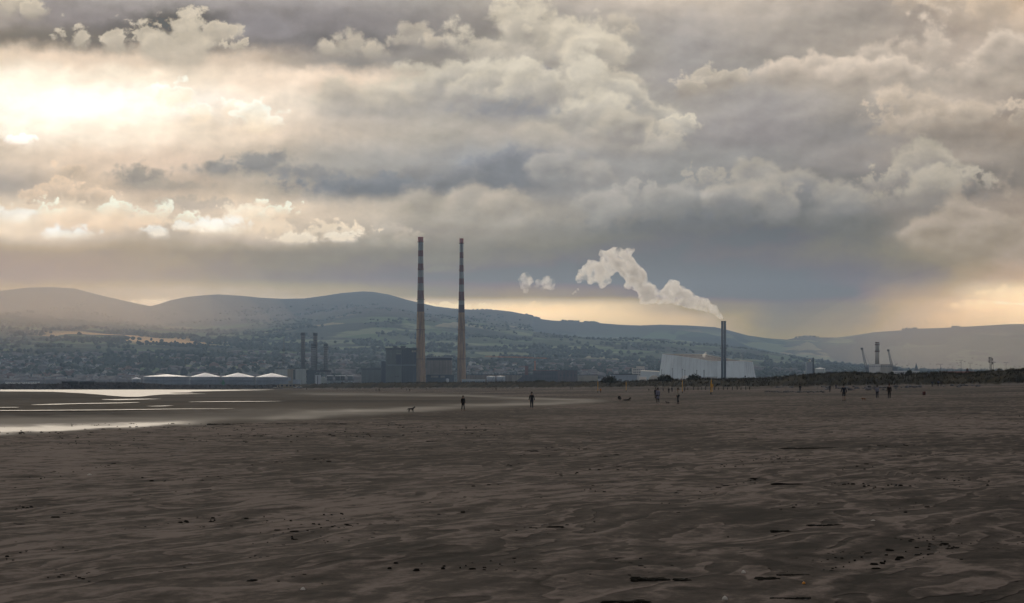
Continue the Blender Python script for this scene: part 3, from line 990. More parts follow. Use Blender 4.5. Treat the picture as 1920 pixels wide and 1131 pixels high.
def build_dunes():
    px = np.arange(500, 2700, 1.3)
    sg = np.array([-.12, -.05, 0, .04, .08, .13, .19, .26, .33, .4, .47, .54, .61, .68, .75, .81, .87, .92, .96, 1.0, 1.08, 1.2, 1.4, 1.8, 2.4])
    Df = np.interp(px, *zip(*FOOT)) + fbm(px / 22, px * 0, 3, 61) * 5
    Dt = Df + 48
    xf = X(px, Df)
    zf = beach_z(xf, Df) - .1
    zt = Z(np.interp(px, *zip(*DUNETOP)) + fbm(px / 9, px * 0, 3, 63) * .9, Dt)
    Sg, P2 = np.meshgrid(sg, px, indexing='ij')
    D = Df[None] + 48 * Sg
    prof = np.where(Sg < 1, sstep(-.05, 1.0, Sg) * .62 + .38 * np.clip(Sg / .35, 0, 1) ** .7 * np.clip(1.35 - Sg * .35, 0, 1), 1 - (Sg - 1) * .30)
    prof = np.where(Sg < 0, Sg * 2, prof)
    xs = X(P2, D)
    z = zf[None] + (zt - zf)[None] * prof
    amp = np.clip((zt - zf)[None] * .16, .1, 1.0) * np.clip(Sg * 6, 0, 1) * np.clip((1.05 - Sg) * 4 + .25, .25, 1)
    z = z + (fbm(xs / 9, D / 12, 4, 71) * .7 + fbm(xs / 2.6, D / 3, 2, 73) * .35) * amp
    o = grid_mesh("dunes", np.stack([xs, D, z], -1), dune_material())
    bare = (sstep(.10, .02, Sg + fbm(xs / 6, D / 9, 3, 77) * .06)).reshape(-1)
    a = o.data.attributes.new('bare', 'FLOAT', 'POINT')
    a.data.foreach_set('value', bare.astype(np.float32))
    tag(o, kind='structure')
    # marram grass: thousands of blades in tufts all over the bank, ragged along its top
    pts, pick = np.stack([xs, D, z], -1), []
    nr, nc = D.shape
    vis = np.where((px > 600) & (px < 2000))[0]
    V, T = [], []
    for k in range(9000):
        c = int(vis[rng.integers(len(vis))])
        r = int(rng.integers(4, 20)) if k > 3500 else int(rng.integers(15, 21))
        p = pts[r, c] + np.array([rng.normal() * .2, rng.normal() * .5, -.08])
        if fbm(np.array([p[0] / 7]), np.array([p[1] / 7]), 2, 79)[0] < -.25:
            continue
        hgt = rng.uniform(.35, .95) * (1 if px[c] > 1150 else .8)
        for _ in range(5):
            a = rng.uniform(0, 2 * math.pi)
            w = .06 + .08 * rng.random()
            lean = np.array([math.cos(a), math.sin(a), 0]) * hgt * rng.uniform(.1, .7) + np.array([.12, 0, 0])
            sd = np.array([-math.sin(a), math.cos(a), 0]) * w
            n0 = len(V)
            V += [p - sd, p + sd, p + lean + np.array([0, 0, hgt * rng.uniform(.7, 1.1)])]
            T.append((n0, n0 + 1, n0 + 2))
    tag(raw_mesh("marram_grass", V, T, M['grass']), kind='stuff')


def bush(px, D, wpx, hpx, base_py, label):
    cx, zb = X(px, D), Z(base_py, D)
    rx, hz = wpx / 2 * D / F, hpx * D / F
    root = thing("bush", label, "bush", (cx, D, zb), "dark bushes on the dune tops")
    V, T = [], []
    for k in range(1500):
        a, e = rng.uniform(0, 2 * math.pi), math.asin(rng.uniform(-.2, 1))
        rr = rng.uniform(.45, 1.0) ** .5 * (1 + .22 * math.sin(3 * a + px) + .12 * math.sin(7 * a))
        p = np.array([rx * rr * math.cos(a) * math.cos(e), rx * .8 * rr * math.sin(a) * math.cos(e), hz * max(.02, rr * math.sin(e)) * (1 + .12 * math.sin(5 * a))])
        s = .16 + .22 * rng.random()
        u = rng.normal(size=3)
        u /= np.linalg.norm(u)
        v = np.cross(u, rng.normal(size=3))
        v /= np.linalg.norm(v)
        n0 = len(V)
        V += [p - u * s, p + v * s * .6, p + u * s, p - v * s * .6]
        T.append((n0, n0 + 1, n0 + 2, n0 + 3))
    raw_mesh("foliage", V, T, M['leaf'], root)
    st = MB()
    for k in range(4):
        a = k * 1.6 + px
        st.tube((cx, D, zb - .4), (cx + rx * .5 * math.cos(a), D + rx * .4 * math.sin(a), zb + hz * .55), .09, .03)
    st.build("stem", M['bark'], root)


def build_breakwater():
    """a long bank of dumped rock closing the flats on the left"""
    px = np.arange(-700, 640, 1.0)
    Db = np.interp(px, [-700, 0, 270, 540, 640], [1480, 1560, 1660, 2030, 2120]) + fbm(px / 15, px * 0, 2, 81) * 4
    top = np.interp(px, [-700, 0, 110, 180, 235, 270, 305, 330, 470, 540, 600, 640], [719.5, 719.6, 719.3, 716.8, 716.3, 717.8, 720.6, 721.2, 722.0, 722.2, 723, 724])
    sg = np.linspace(-.1, 1, 15)
    Sg, P2 = np.meshgrid(np.concatenate([sg, [1.3, 1.7, 2.4]]), px, indexing='ij')
    D = Db[None] + 12 * Sg
    zt = Z(top, Db + 12)[None]
    z = np.where(Sg <= 1, -.5 + (zt + .5) * np.clip(Sg, -.1, 1) ** 1.0 if False else -.4 + (zt + .4) * np.clip(Sg, -.05, 1), zt - np.clip(Sg - 1.35, 0, 9) * 1.8)
    xs = X(P2, D)
    lump = np.abs(fbm(xs / 1.9, D / 1.9, 2, 83)) * 1.0 - .35
    z = z + lump * .85 * np.clip(Sg * 5, 0, 1)
    D2 = D + fbm(xs / 1.7, D / 1.7 + 9, 2, 85) * .8
    o = grid_mesh("breakwater", np.stack([xs, D2, z], -1), M['armour'], smooth=False)
    tag(o, "long low breakwater of dark dumped rock along the left edge of the flats", "breakwater")


build_dunes()
build_breakwater()
for a in ((1143, 1120, 27, 10, 716.8, "dark rounded bush on the dune in front of the long grey shed"),
          (1249, 1010, 27, 9, 713.6, "dark bush on the dune at the left foot of the sloping pale plant"),
          (1301, 985, 24, 8.5, 713.0, "dark bush on the dune between two yellow posts"),
          (1704, 800, 11, 7, 703.4, "small dark bush on the dune right of the harbour cranes"),
          (1672, 800, 6, 5, 703.6, "tiny dark bush beside the white plant with a chimney"),
          (1012, 1290, 20, 4, 717.4, "low dark bush on the dune below the old brick works")):
    bush(*a)


# ------------------------------------------------------------------ the power station and its two chimneys
def chimney_paint():
    """concrete below, red and white bands above, by height on the shaft"""
    m = bpy.data.materials.new("banded_chimney")
    m.use_nodes = True
    t = NT(m.node_tree)
    b = t.n['Principled BSDF']
    b.inputs['Roughness'].default_value = .85
    tc = t.n.new('ShaderNodeTexCoord').outputs['Object']
    x, y, z = t.sep(tc)
    n = t.noise(t.xyz(t.math('MULTIPLY', x, .35), t.math('MULTIPLY', y, .35), t.math('MULTIPLY', z, .03)), 1.0, 5, .65)
    n2 = t.noise(tc, .25, 5, .65)
    red = t.mix(n2, (.095, .022, .018), (.17, .040, .028))
    red2 = t.mix(n2, (.050, .022, .022), (.085, .036, .028))
    wht = t.mix(n, (.10, .09, .08), (.30, .285, .26))
    con = t.mix(t.mr(n, .32, .68), (.15, .078, .028), (.38, .225, .090))
    con = t.mix(t.mr(n2, .55, .75, 0, .5), con, (.14, .065, .04))
    zs = [(445 + o) for o in (0,)]
    edges = [(584.5, red2), (570, wht), (560.5, red), (545, wht), (531.5, red), (520, wht), (507, red), (494.5, wht), (481, red), (470, wht), (453.5, red)]
    c = con
    for py, k in edges:
        c = t.mix(t.math('GREATER_THAN', z, Z(py, 4000)), c, k)
    soot = t.mr(t.noise(t.xyz(x, y, t.math('MULTIPLY', z, .06)), .7, 4, .6), .5, .7, 0.0, .45)
    c = t.mix(soot, c, (.05, .042, .038))
    t.put(b.inputs['Base Color'], c)
    return m


CH = chimney_paint()


def tall_chimney(px, D, rb, rm, rt, dz, label):
    cx = X(px, D)
    root = thing("tall_chimney", label, "chimney", (cx, D, 0), "tall red and white power station chimneys")
    zt = Z(445, 4000) + dz
    rad = lambda q: float(np.interp(q, (0, .2, .54, .85, 1), (rb, rb * .70 + rm * .30, rm, rt * .88 + rm * .12, rt)))
    prof = [(rad(q), q * zt) for q in np.linspace(0, 1, 22)]
    MB().lathe(cx, D, prof, 28).build("shaft", CH, root, smooth=True)
    for py in (453.5, 504, 561, 617.5, 672.5):
        z = Z(py, 4000) + dz
        q = z / zt
        r = rad(q)
        g = MB().lathe(cx, D, [(r - .02, z - 1.1), (r + 1.0, z - .6), (r + 1.0, z - .2), (r - .02, z - .2)], 24)
        for k in range(16):
            a = k * math.pi / 8
            g.tube((cx + (r + .95) * math.cos(a), D + (r + .95) * math.sin(a), z - .2), (cx + (r + .95) * math.cos(a), D + (r + .95) * math.sin(a), z + 1.1), .06, n=4)
        g.build("walkway", M['rust'], root)
    MB().lathe(cx, D, [(rt + .25, zt - 7), (rt + .35, zt - .2), (rt + .3, zt + .4), (rt - .6, zt + .4), (rt - .6, zt - 2)], 28).build("rim", M['red_paint'], root)
    ld = MB()
    for s in (-.35, .35):
        ld.tube((cx + s, D - rb - .1, 2), (cx + s, D - rt - .35, zt - 2), .08, n=4)
    ld.build("ladder", M['rust'], root)


tall_chimney(788.7, 4000, 7.4, 5.0, 3.5, 0, "taller left red and white banded chimney beside the dark power station")
tall_chimney(865.3, 4050, 6.6, 4.3, 2.6, 0.5, "slimmer right red and white banded chimney standing clear of the power station")


def building(name, label, cat, px, D, group=None):
    return thing(name, label, cat, (X(px, D), D, 0), group)


def windows_row(root, p0, p1, top, bot, D, n, gap=.35, m='glass', name="window"):
    w = (p1 - p0) / n
    for i in range(n):
        MB().pbox(p0 + w * (i + gap / 2), p0 + w * (i + 1 - gap / 2), top, bot, D - .12, .2).build(name, M[m], root)


def power_station():
    D = 3990
    r = building("power_station", "dark stepped power station block left of the taller banded chimney", "power station", 735, D)
    MB().pbox(677.7, 714.7, 694.5, 724, D, 60).build("turbine_hall", M['dark_panel'], r)
    MB().pbox(676.6, 714.7, 689.5, 694.4, D - 1, 62).build("cornice", M['trim_dark'], r)
    MB().pbox(714.8, 723.2, 677.6, 724, D + 2, 50).build("stair_block", M['dark_panel_blue'], r)
    bh = MB().pbox(723.3, 752.3, 655.6, 724, D - 4, 66).build("boiler_house", M['dark_panel'], r)
    MB().pbox(752.4, 780, 655.6, 724, D + 3, 59).build("boiler_house_wing", M['dark_panel_blue'], r)
    MB().pbox(722, 781, 652.3, 655.5, D - 5.5, 70).build("roof_cornice", M['trim_dark'], r)
    MB().pbox(742.5, 752.2, 665, 684.4, D - 4.3, .28).build("louvre_panel", M['dark_panel_blue'], bh)
    MB().pbox(743, 751.5, 663.2, 663.8, D - 4.6, .6).build("ledge", M['tan'], bh)
    MB().pbox(726.5, 779, 684.3, 685.0, D - 5, 8.9).build("string_course", M['grey'], r)
    rib = MB()
    for p in (756.8, 760.9, 767.2, 775):
        rib.pbox(p, p + .35, 656, 723, D + 2.6, .38)
    rib.build("downpipe", M['dark_panel'], r)
    for p0, p1, t in ((736.6, 745, 649.4), (750.6, 761, 648.9)):
        u = MB().pbox(p0 + 1.2, p1 - 1.2, t + 1.3, 652.3, D + 12, 10)
        u.pbox(p0, p1, t, t + 1.4, D + 11, 12)
        u.build("roof_vent", M['black'], r)
    for p in (772.3, 775.1, 777.6):
        MB().pbox(p, p + 1.9, 656.8, 660.5, D + 2.8, .18).build("window", M['tan'], r)
    for p in (741.2, 745.3):
        MB().pbox(p, p + 2.2, 705, 707.2, D - 4.15, .14).build("window", M['black'], bh)
    for p in (679.5, 684, 689, 695, 701, 707):
        MB().pbox(p, p + 2.2, 716, 720, D - .15, .14).build("roller_door", M['trim_dark'], r)
    # second block, pale panels over an open dark base
    b = building("boiler_block", "tan panelled block with dark roof band between the two banded chimneys", "industrial building", 823, 4040)
    D = 4040
    MB().pbox(799.4, 846.8, 675.8, 702.6, D, 40).build("panel_wall", M['tan_panel'], b)
    MB().pbox(799.0, 847.2, 670.6, 675.7, D + .8, 39).build("roof_band", M['dark_panel_blue'], b)
    MB().pbox(798.6, 847.6, 669.2, 670.5, D - .6, 42).build("roof_edge", M['grey'], b)
    for p in (807, 823.6, 840):
        MB().pbox(p, p + .4, 676, 702.4, D - .15, .2).build("panel_joint", M['trim_dark'], b)
    MB().pbox(799.4, 856, 702.7, 720.5, D + 4, 36).build("open_base", M['dark_panel_blue'], b)
    for p0, p1 in ((808, 822), (826, 834)):
        MB().pbox(p0, p1, 704.5, 708, D + 3.7, .3).build("duct", M['tan_panel'], b)
    for p in (800.5, 804, 809, 812.5, 816, 821.5, 824, 828, 837.5, 843, 846):
        MB().pbox(p, p + rng.uniform(.8, 1.8), 669.2 - rng.uniform(1.2, 3.2), 669.2, D + 6, 3).build("roof_vent", M['trim_dark'], b)
    t = MB()
    for k in range(6):
        t.pbox(851.5, 856.2, 704.5 + k * 2.6, 705.5 + k * 2.6, D + 3, .9)
    t.pbox(851.5, 851.9, 703.5, 720, D + 3.2, .5)
    t.pbox(855.8, 856.2, 703.5, 720, D + 3.2, .5)
    t.build("stair_tower", M['cream'], b)
    s = thing("steel_silo", "small rounded silver silo below the tan panelled block", "silo", (X(838.9, 4020), 4020, 0))
    MB().lathe(X(838.9, 4020), 4020, [(2.2, 0), (2.2, Z(711.5, 4020)), (1.9, Z(710.6, 4020)), (1.0, Z(709.9, 4020)), (.1, Z(709.7, 4020))], 16).build("shell", M['silver'], s, True)
    # low yard walls and sheds at the foot of the chimneys
    w = building("yard_wall", "low pale yard wall and plant along the foot of the banded chimneys", "wall", 800, 3970)
    MB().pbox(718, 780, 719.4, 722, 3970, 2).build("wall_panel", M['grey'], w)
    MB().pbox(792, 858, 717.2, 722, 3975, 3).build("pipe_run", M['dark_panel'], w)


power_station()


# ------------------------------------------------------------------ storage tanks
def tank(name, label, p0, p1, shoulder, apex, D, group, wall='tank_wall', roof='white_roof'):
    cx, r = X((p0 + p1) / 2, D), (p1 - p0) / 2 * D / F
    t = thing(name, label, "storage tank", (cx, D + r, 0), group)
    y = D + r
    zs, za = Z(shoulder, D + r), Z(apex, D + r)
    MB().lathe(cx, y, [(r, 0), (r, zs * .33), (r + .08, zs * .335), (r, zs * .34), (r, zs * .66), (r + .08, zs * .665), (r, zs * .67), (r, zs - .3)], 48).build("shell", M[wall], t, True)
    MB().lathe(cx, y, [(r + .25, zs - .3), (r + .25, zs), (r * .55, zs + (za - zs) * .5), (r * .06, za), (.2, za + .1)], 48).build("roof", M[roof], t)
    rl = MB()
    n = 24
    for k in range(n):
        a, b = 2 * math.pi * k / n, 2 * math.pi * (k + 1) / n
        p, q = (cx + r * math.cos(a), y + r * math.sin(a)), (cx + r * math.cos(b), y + r * math.sin(b))
        rl.tube((*p, zs), (*p, zs + 1.1), .05, n=4)
        rl.tube((*p, zs + 1.1), (*q, zs + 1.1), .05, n=4)
    rl.build("handrail", M['stack_grey'], t)
    st = MB()
    for k in range(18):
        a = math.radians(250 + k * 3)
        b = math.radians(253 + k * 3)
        st.tube((cx + (r + .5) * math.cos(a), y + (r + .5) * math.sin(a), zs * k / 18), (cx + (r + .5) * math.cos(b), y + (r + .5) * math.sin(b), zs * (k + 1) / 18), .3, n=4)
    st.build("stair", M['stack_grey'], t)


G = "white roofed storage tanks behind the breakwater"
tank("storage_tank", "widest flat topped grey storage tank, just right of the small one", 263.7, 351, 706.2, 702, 3900, G)
tank("storage_tank", "white cone roofed storage tank right of the widest flat one", 353, 410.5, 706.6, 699.4, 3880, G)
tank("storage_tank", "white cone roofed storage tank behind the green harbour beacon", 411.5, 475, 706.8, 699.5, 3880, G)
tank("storage_tank", "white cone roofed storage tank beside the cream power plant", 476.5, 538, 707, 700, 3880, G)
tank("storage_tank", "smallest white roofed tank at the left end of the tank row", 246, 263, 710.6, 707.3, 3850, G)
tank("storage_tank", "small pale cylinder tank, left of a pair near the right banded chimney", 912.4, 929, 706.2, 705.2, 3900, "pair of small pale tanks", 'grey')
tank("storage_tank", "small pale cylinder tank, right of a pair below the brick works", 930.3, 947, 705.8, 704.8, 3900, "pair of small pale tanks", 'grey')


# ------------------------------------------------------------------ the gas power plant with four stacks
def stack(label, px, w, top, base, D, m, cap):
    cx, r = X(px, D), w / 2 * D / F
    t = thing("flue_stack", label, "chimney", (cx, D, Z(base, D)), "stacks of the cream power plant")
    z0, z1 = Z(base, D), Z(top, D)
    MB().lathe(cx, D, [(r, z0), (r, z1 - 4)], 20).build("shaft", M[m], t, True)
    MB().lathe(cx, D, [(r + .35, z1 - 4), (r + .35, z1 - .3), (r + .1, z1), (r - .4, z1), (r - .4, z1 - 2)], 20).build("cap", M['black' if cap else 'trim_dark'], t)
    for k in range(2, 14):
        z = z0 + (z1 - 4 - z0) * k / 14
        MB().lathe(cx, D, [(r, z), (r + .18, z + .1), (r + .18, z + .5), (r, z + .6)], 20).build("stiffener_ring", M['trim_dark'], t)
    if not cap:
        z = z1 - 5.2
        MB().lathe(cx, D, [(r, z - .8), (r + 1.3, z), (r + 1.3, z + .4), (r, z + .4)], 20).build("platform", M['steel_dark'], t)
    ld = MB().tube((cx - r * .7, D - r * .8, z0), (cx - r * .7, D - r * .8, z1 - 4), .35, n=5)
    ld.build("ladder", M['steel_dark'], t)


def gas_plant():
    D = 3950
    p = building("gas_power_plant", "cream boxy power plant under four grey stacks, right of the tanks", "power plant", 560, D)
    MB().pbox(515, 538.4, 692.6, 724, D, 40).build("hall", M['cream'], p)
    MB().pbox(514.6, 538.8, 691.6, 692.5, D - .5, 41).build("roof_edge", M['stack_grey'], p)
    MB().pbox(538.5, 549.4, 692.4, 724, D + 4, 34).build("hall", M['tan'], p)
    MB().pbox(549.5, 553.9, 693.5, 724, D + 8, 25).build("recess", M['dark_panel'], p)
    MB().pbox(554, 573.6, 691.8, 724, D - 2, 40).build("hall", M['cream'], p)
    MB().pbox(553.6, 574, 690.9, 691.7, D - 2.6, 41).build("roof_edge", M['stack_grey'], p)
    MB().pbox(549, 562.6, 711.8, 724, D - 14, 11).build("annexe", M['grey'], p)
    MB().pbox(539, 545, 708, 714, D - 10, 5).build("kiosk", M['grey'], p)
    f = MB()
    f.pbox(573.8, 592, 694, 700, D + 6, 20)
    f.pbox(592, 621, 694.5, 698, D + 8, 16)
    for q in (575, 579, 583.5, 588, 591.5, 597, 603, 610, 617, 620.5):
        f.pbox(q, q + 1.0, 694, 724, D + 5, 1)
    for q in (575, 579.5, 584):
        f.tube((X(q, D), D + 5, Z(698, D)), (X(q + 5, D), D + 5, Z(722, D)), .5, n=4)
    f.pbox(574, 591, 706, 707.5, D + 5.5, 12)
    f.pbox(574, 591, 715, 716.5, D + 5.5, 12)
    f.build("pipe_rack", M['steel_dark'], p)
    MB().pbox(576, 590, 700, 724, D + 14, 14).build("boiler_casing", M['dark_panel_blue'], p)
    s = MB().pbox(591.4, 601, 703.4, 724, D - 6, 8)
    s.build("filter_house", M['silver'], p)
    MB().pbox(594.6, 596.4, 704.5, 723, D - 6.3, .5).build("louvre_panel", M['dark_panel_blue'], p)
    d = D - 3
    w = MB()
    w.prism([(X(601.2, d), d), (X(618, d), d), (X(618, d), d + 12), (X(601.2, d), d + 12)], 0, Z(712, d))
    w.add([(X(601.2, d), d, Z(712, d)), (X(618, d), d, Z(712, d)), (X(618, d), d + 12, Z(712, d)), (X(601.2, d), d + 12, Z(712, d)), (X(603, d), d, Z(706, d)), (X(603, d), d + 12, Z(706, d))],
          [(0, 1, 4), (3, 5, 2), (1, 2, 5, 4), (0, 4, 5, 3)])
    w.build("duct_house", M['cream'], p)
    for a, b in ((613.2, 623.8), (628.6, 637.4), (639, 646.2), (651.6, 661)):
        c = thing("fan_cooler", {613.2: "first dark fan cooler box from the cream plant's duct house", 628.6: "second dark fan cooler box in the row right of the cream plant",
                                 639: "narrowest dark fan cooler box in the row of four", 651.6: "last dark fan cooler box in the row, farthest from the stacks"}[a], "cooler", (X(a, D), D - 10, 0), "dark fan cooler boxes on legs")
        MB().pbox(a, b, 705.2, 713.6, D - 10, 12).build("casing", M['black'], c)
        MB().pbox(a - .4, b + .4, 703.9, 705.1, D - 10.6, 13).build("fan_deck", M['white_roof'], c)
        sl = MB()
        for q in (707, 709, 711):
            sl.pbox(a - .1, b + .1, q, q + .4, D - 10.3, .5)
        sl.build("louvre_panel", M['steel_dark'], c)
        for q in (a + .8, b - 1.8):
            MB().pbox(q, q + 1, 713.7, 723.5, D - 8, 2).build("leg", M['grey'], c)
    MB().pbox(618.2, 640, 713.8, 722, D + 4, 10).build("switch_house", M['grey'], p)
    MB().pbox(644, 662, 716.5, 722.5, D + 3, 10).build("switch_house", M['cream'], p)
    stack("tall grey stack standing on the left cream hall", 568.3, 7.6, 623.8, 690.9, D + 16, 'stack_grey', True)
    stack("tall grey stack rising behind the shorter pale one", 591.3, 7.4, 624.4, 694, D + 30, 'stack_grey', True)
    stack("shorter thick pale stack in front of a tall grey one", 587.6, 8.4, 644.5, 694, D + 14, 'stack_pale', False)
    stack("shorter pale stack set apart on the right of the plant", 611.0, 8.0, 644.5, 694.5, D + 14, 'stack_pale', False)
    m = thing("lattice_mast", "thin lattice mast on the roof of the cream plant", "mast", (X(532, D + 20), D + 20, Z(691.6, D)))
    lattice(m, X(532, D + 20), D + 20, Z(691.6, D), Z(632.5, D), 1.6, .35, M['stack_grey'])


def lattice(root, x, y, z0, z1, w0, w1, m, n=14, r=.16, name="lattice"):
    g = MB()
    for k in range(n):
        a, b = z0 + (z1 - z0) * k / n, z0 + (z1 - z0) * (k + 1) / n
        wa, wb = w0 + (w1 - w0) * k / n, w0 + (w1 - w0) * (k + 1) / n
        ca = [(x + sx * wa, y + sy * wa, a) for sx, sy in ((-1, -1), (1, -1), (1, 1), (-1, 1))]
        cb = [(x + sx * wb, y + sy * wb, b) for sx, sy in ((-1, -1), (1, -1), (1, 1), (-1, 1))]
        for i in range(4):
            g.tube(ca[i], cb[i], r, n=4)
            g.tube(ca[i], cb[(i + 1) % 4], r * .6, n=3)
            g.tube(cb[i], cb[(i + 1) % 4], r * .6, n=3)
    return g.build(name, m, root)


gas_plant()


# ------------------------------------------------------------------ works between the chimneys and the waste plant
def middle_works():
    D = 3900
    b = building("low_white_building", "long low pale building at the foot of the right banded chimney", "building", 888, D - 20)
    MB().pbox(866, 909.5, 713.3, 722, D - 20, 14).build("wall", M['grey'], b)
    MB().pbox(865.5, 910, 711.3, 713.2, D - 20.6, 15.4).build("roof", M['cream'], b)
    windows_row(b, 868, 908, 715, 717, D - 20, 10, .4)
    b = building("yard_building", "long tan wall of a works behind the pair of small tanks", "industrial building", 925, D + 40)
    MB().pbox(875, 979, 703.4, 722, D + 40, 20).build("wall", M['tan_panel'], b)
    MB().pbox(874.5, 979.5, 702.4, 703.3, D + 39.4, 21).build("roof_edge", M['trim_dark'], b)
    pr = MB()
    pr.pbox(876, 945, 699, 699.8, D + 44, 1)
    for q in range(876, 980, 6):
        pr.pbox(q, q + .5, 698.6, 702.5, D + 44, .6)
    pr.pbox(946, 966, 696.6, 697.4, D + 44, 3)
    for q in (946, 952, 958, 965.4):
        pr.pbox(q, q + .5, 697.4, 702.5, D + 44, .6)
    pr.build("pipe_rack", M['grey'], b)
    pl = MB()
    for q in range(880, 978, 9):
        pl.pbox(q, q + .5, 703.5, 721, D + 39.7, .3)
    pl.build("pilaster", M['tan'], b)
    c = thing("brick_chimney", "short square dark red brick chimney beside the tower crane", "chimney", (X(987.3, D + 30), D + 30, 0))
    MB().pbox(984.1, 990.6, 686.2, 722, D + 28, 4.8).build("shaft", M['brick'], c)
    MB().pbox(983.8, 990.9, 685, 686.1, D + 27.7, 5.4).build("cap", M['brick_dark'], c)
    w = building("brick_works", "dark long brick works with a broken roofline below the tower crane", "industrial building", 1030, D)
    MB().pbox(1000, 1046, 695.4, 722, D, 40).build("main_hall", M['brick_dark'], w)
    MB().pbox(1046.1, 1082.8, 694.6, 722, D - 3, 44).build("brown_hall", M['brick_brown'], w)
    MB().pbox(1046, 1083.4, 693.6, 694.5, D - 4, 45).build("roof_edge", M['trim_dark'], w)
    MB().pbox(999.5, 1046, 694.2, 695.3, D - .6, 41).build("roof_edge", M['brick'], w)
    MB().pbox(979, 1000, 703, 722, D - 1, 30).build("low_hall", M['brick_dark'], w)
    d = D - 2
    MB().add([(X(966, d), d, 0), (X(979, d), d, 0), (X(979, d), d, Z(706, d)), (X(966, d), d, Z(716, d)), (X(966, d), d + 20, 0), (X(979, d), d + 20, 0), (X(979, d), d + 20, Z(706, d)), (X(966, d), d + 20, Z(716, d))],
             [(0, 1, 2, 3), (5, 4, 7, 6), (4, 0, 3, 7), (1, 5, 6, 2), (3, 2, 6, 7)]).build("lean_to", M['brick_dark'], w)
    for q in (1051, 1058, 1064.5, 1071, 1077.5):
        MB().pbox(q, q + .8, 695.2, 721, D - 3.3, .25).build("pilaster", M['brick_dark'], w)
    windows_row(w, 1003, 1043, 700, 703, D, 9, .5, 'black')
    windows_row(w, 1003, 1043, 708, 711.5, D, 9, .5, 'black')
    windows_row(w, 1048, 1081, 702, 706, D - 3, 5, .6, 'black')
    c = thing("tower_crane", "orange tower crane with a long flat jib above the brick works", "crane", (X(1003, D + 60), D + 60, 0))
    E = D + 60
    xc = X(1003, E)
    lattice(c, xc, E, 0, Z(673.5, E), .95, .95, M['crane_red'], 22, .26, "mast")
    MB().pbox(1001.5, 1004.4, 673.5, 676.6, E - 1.4, 2.4).build("cab", M['crane_dark'], c)
    a = MB()
    zt = Z(671.6, E)
    a.tube((xc - .7, E, zt), (xc, E, Z(664.4, E)), .32, n=4)
    a.tube((xc + .7, E, zt), (xc, E, Z(664.4, E)), .32, n=4)
    a.build("apex", M['cream'], c)
    j = MB()
    n = 22
    z0, z1 = Z(671.8, E), Z(669.2, E)
    for k in range(n):
        xa, xb = xc - (xc - X(909, E)) * k / n, xc - (xc - X(909, E)) * (k + 1) / n
        za, zb = z0 + (z1 - z0) * k / n, z0 + (z1 - z0) * (k + 1) / n
        for s in (-.6, .6):
            j.tube((xa, E + s, za), (xb, E + s, zb), .22, n=4)
            j.tube((xa, E + s, za), ((xa + xb) / 2, E, za + 1.5), .13, n=3)
            j.tube(((xa + xb) / 2, E, za + 1.5), (xb, E + s, zb), .13, n=3)
        j.tube(((xa + xb) / 2, E, za + 1.5), (xb + (xb - xa) / 2 if k < n - 1 else xb, E, zb + (1.5 if k < n - 1 else 0)), .22, n=4)
    j.build("jib", M['crane_red'], c)
    k = MB()
    for s in (-.6, .6):
        k.tube((xc, E + s, zt), (X(1030.5, E), E + s, Z(672.4, E)), .28, n=4)
    k.tube((xc, E, zt + 1.2), (X(1028, E), E, Z(671.6, E)), .2, n=4)
    k.build("counter_jib", M['crane_red'], c)
    MB().pbox(1025.5, 1030.8, 670.2, 675.6, E - 1, 2).build("counterweight", M['crane_dark'], c)
    t = MB().tube((xc, E, Z(664.6, E)), (X(935, E), E, Z(670, E)), .1, n=3).tube((xc, E, Z(664.6, E)), (X(1024, E), E, Z(671.6, E)), .1, n=3)
    t.build("tie_rod", M['crane_dark'], c)
    h = MB().pbox(991, 993.2, 672.0, 672.8, E - .6, 1.2)
    h.tube((X(992, E), E, Z(672.8, E)), (X(992, E), E, Z(675, E)), .12, n=4)
    h.pbox(991.3, 992.7, 674.6, 676, E - .4, .8)
    h.build("trolley", M['crane_dark'], c)
    s = building("tan_shed", "plain tan shed between the brick works and the grey shed", "shed", 1102, D)
    MB().pbox(1083.8, 1121, 704, 720, D + 5, 24).build("wall", M['tan'], s)
    MB().pbox(1083.2, 1121.6, 702.7, 703.9, D + 4.4, 25).build("roof", M['stack_grey'], s)
    dd = MB()
    for q in np.arange(1098, 1118, 2.6):
        dd.pbox(q, q + 1.1, 714, 719.5, D + 4.7, .3)
    dd.build("loading_bays", M['glass'], s)
    g = building("grey_shed", "long blue grey shed with a dark flat roof left of the waste plant", "shed", 1170, 3800)
    MB().pbox(1145, 1194.5, 703, 722, 3800, 34).build("wall", M['grey'], g)
    MB().pbox(1144.5, 1195, 701.5, 702.9, 3799, 36).build("roof", M['black'], g)
    MB().pbox(1150, 1156, 711, 720, 3799.7, .28).build("roller_door", M['stack_grey'], g)
    MB().pbox(1160, 1166, 711, 720, 3799.7, .28).build("roller_door", M['stack_grey'], g)
    h = building("office_block", "pale beige flat topped block behind the long grey shed", "building", 1196, 4200)
    MB().pbox(1186, 1208.5, 690.5, 722, 4200, 20).build("wall", M['white_wall'], h)
    MB().pbox(1194, 1208.5, 687, 690.4, 4203, 14).build("penthouse", M['white_wall'], h)
    for t in (692.5, 697, 701.5):
        windows_row(h, 1187, 1207.5, t, t + 2, 4200, 6, .35)


middle_works()


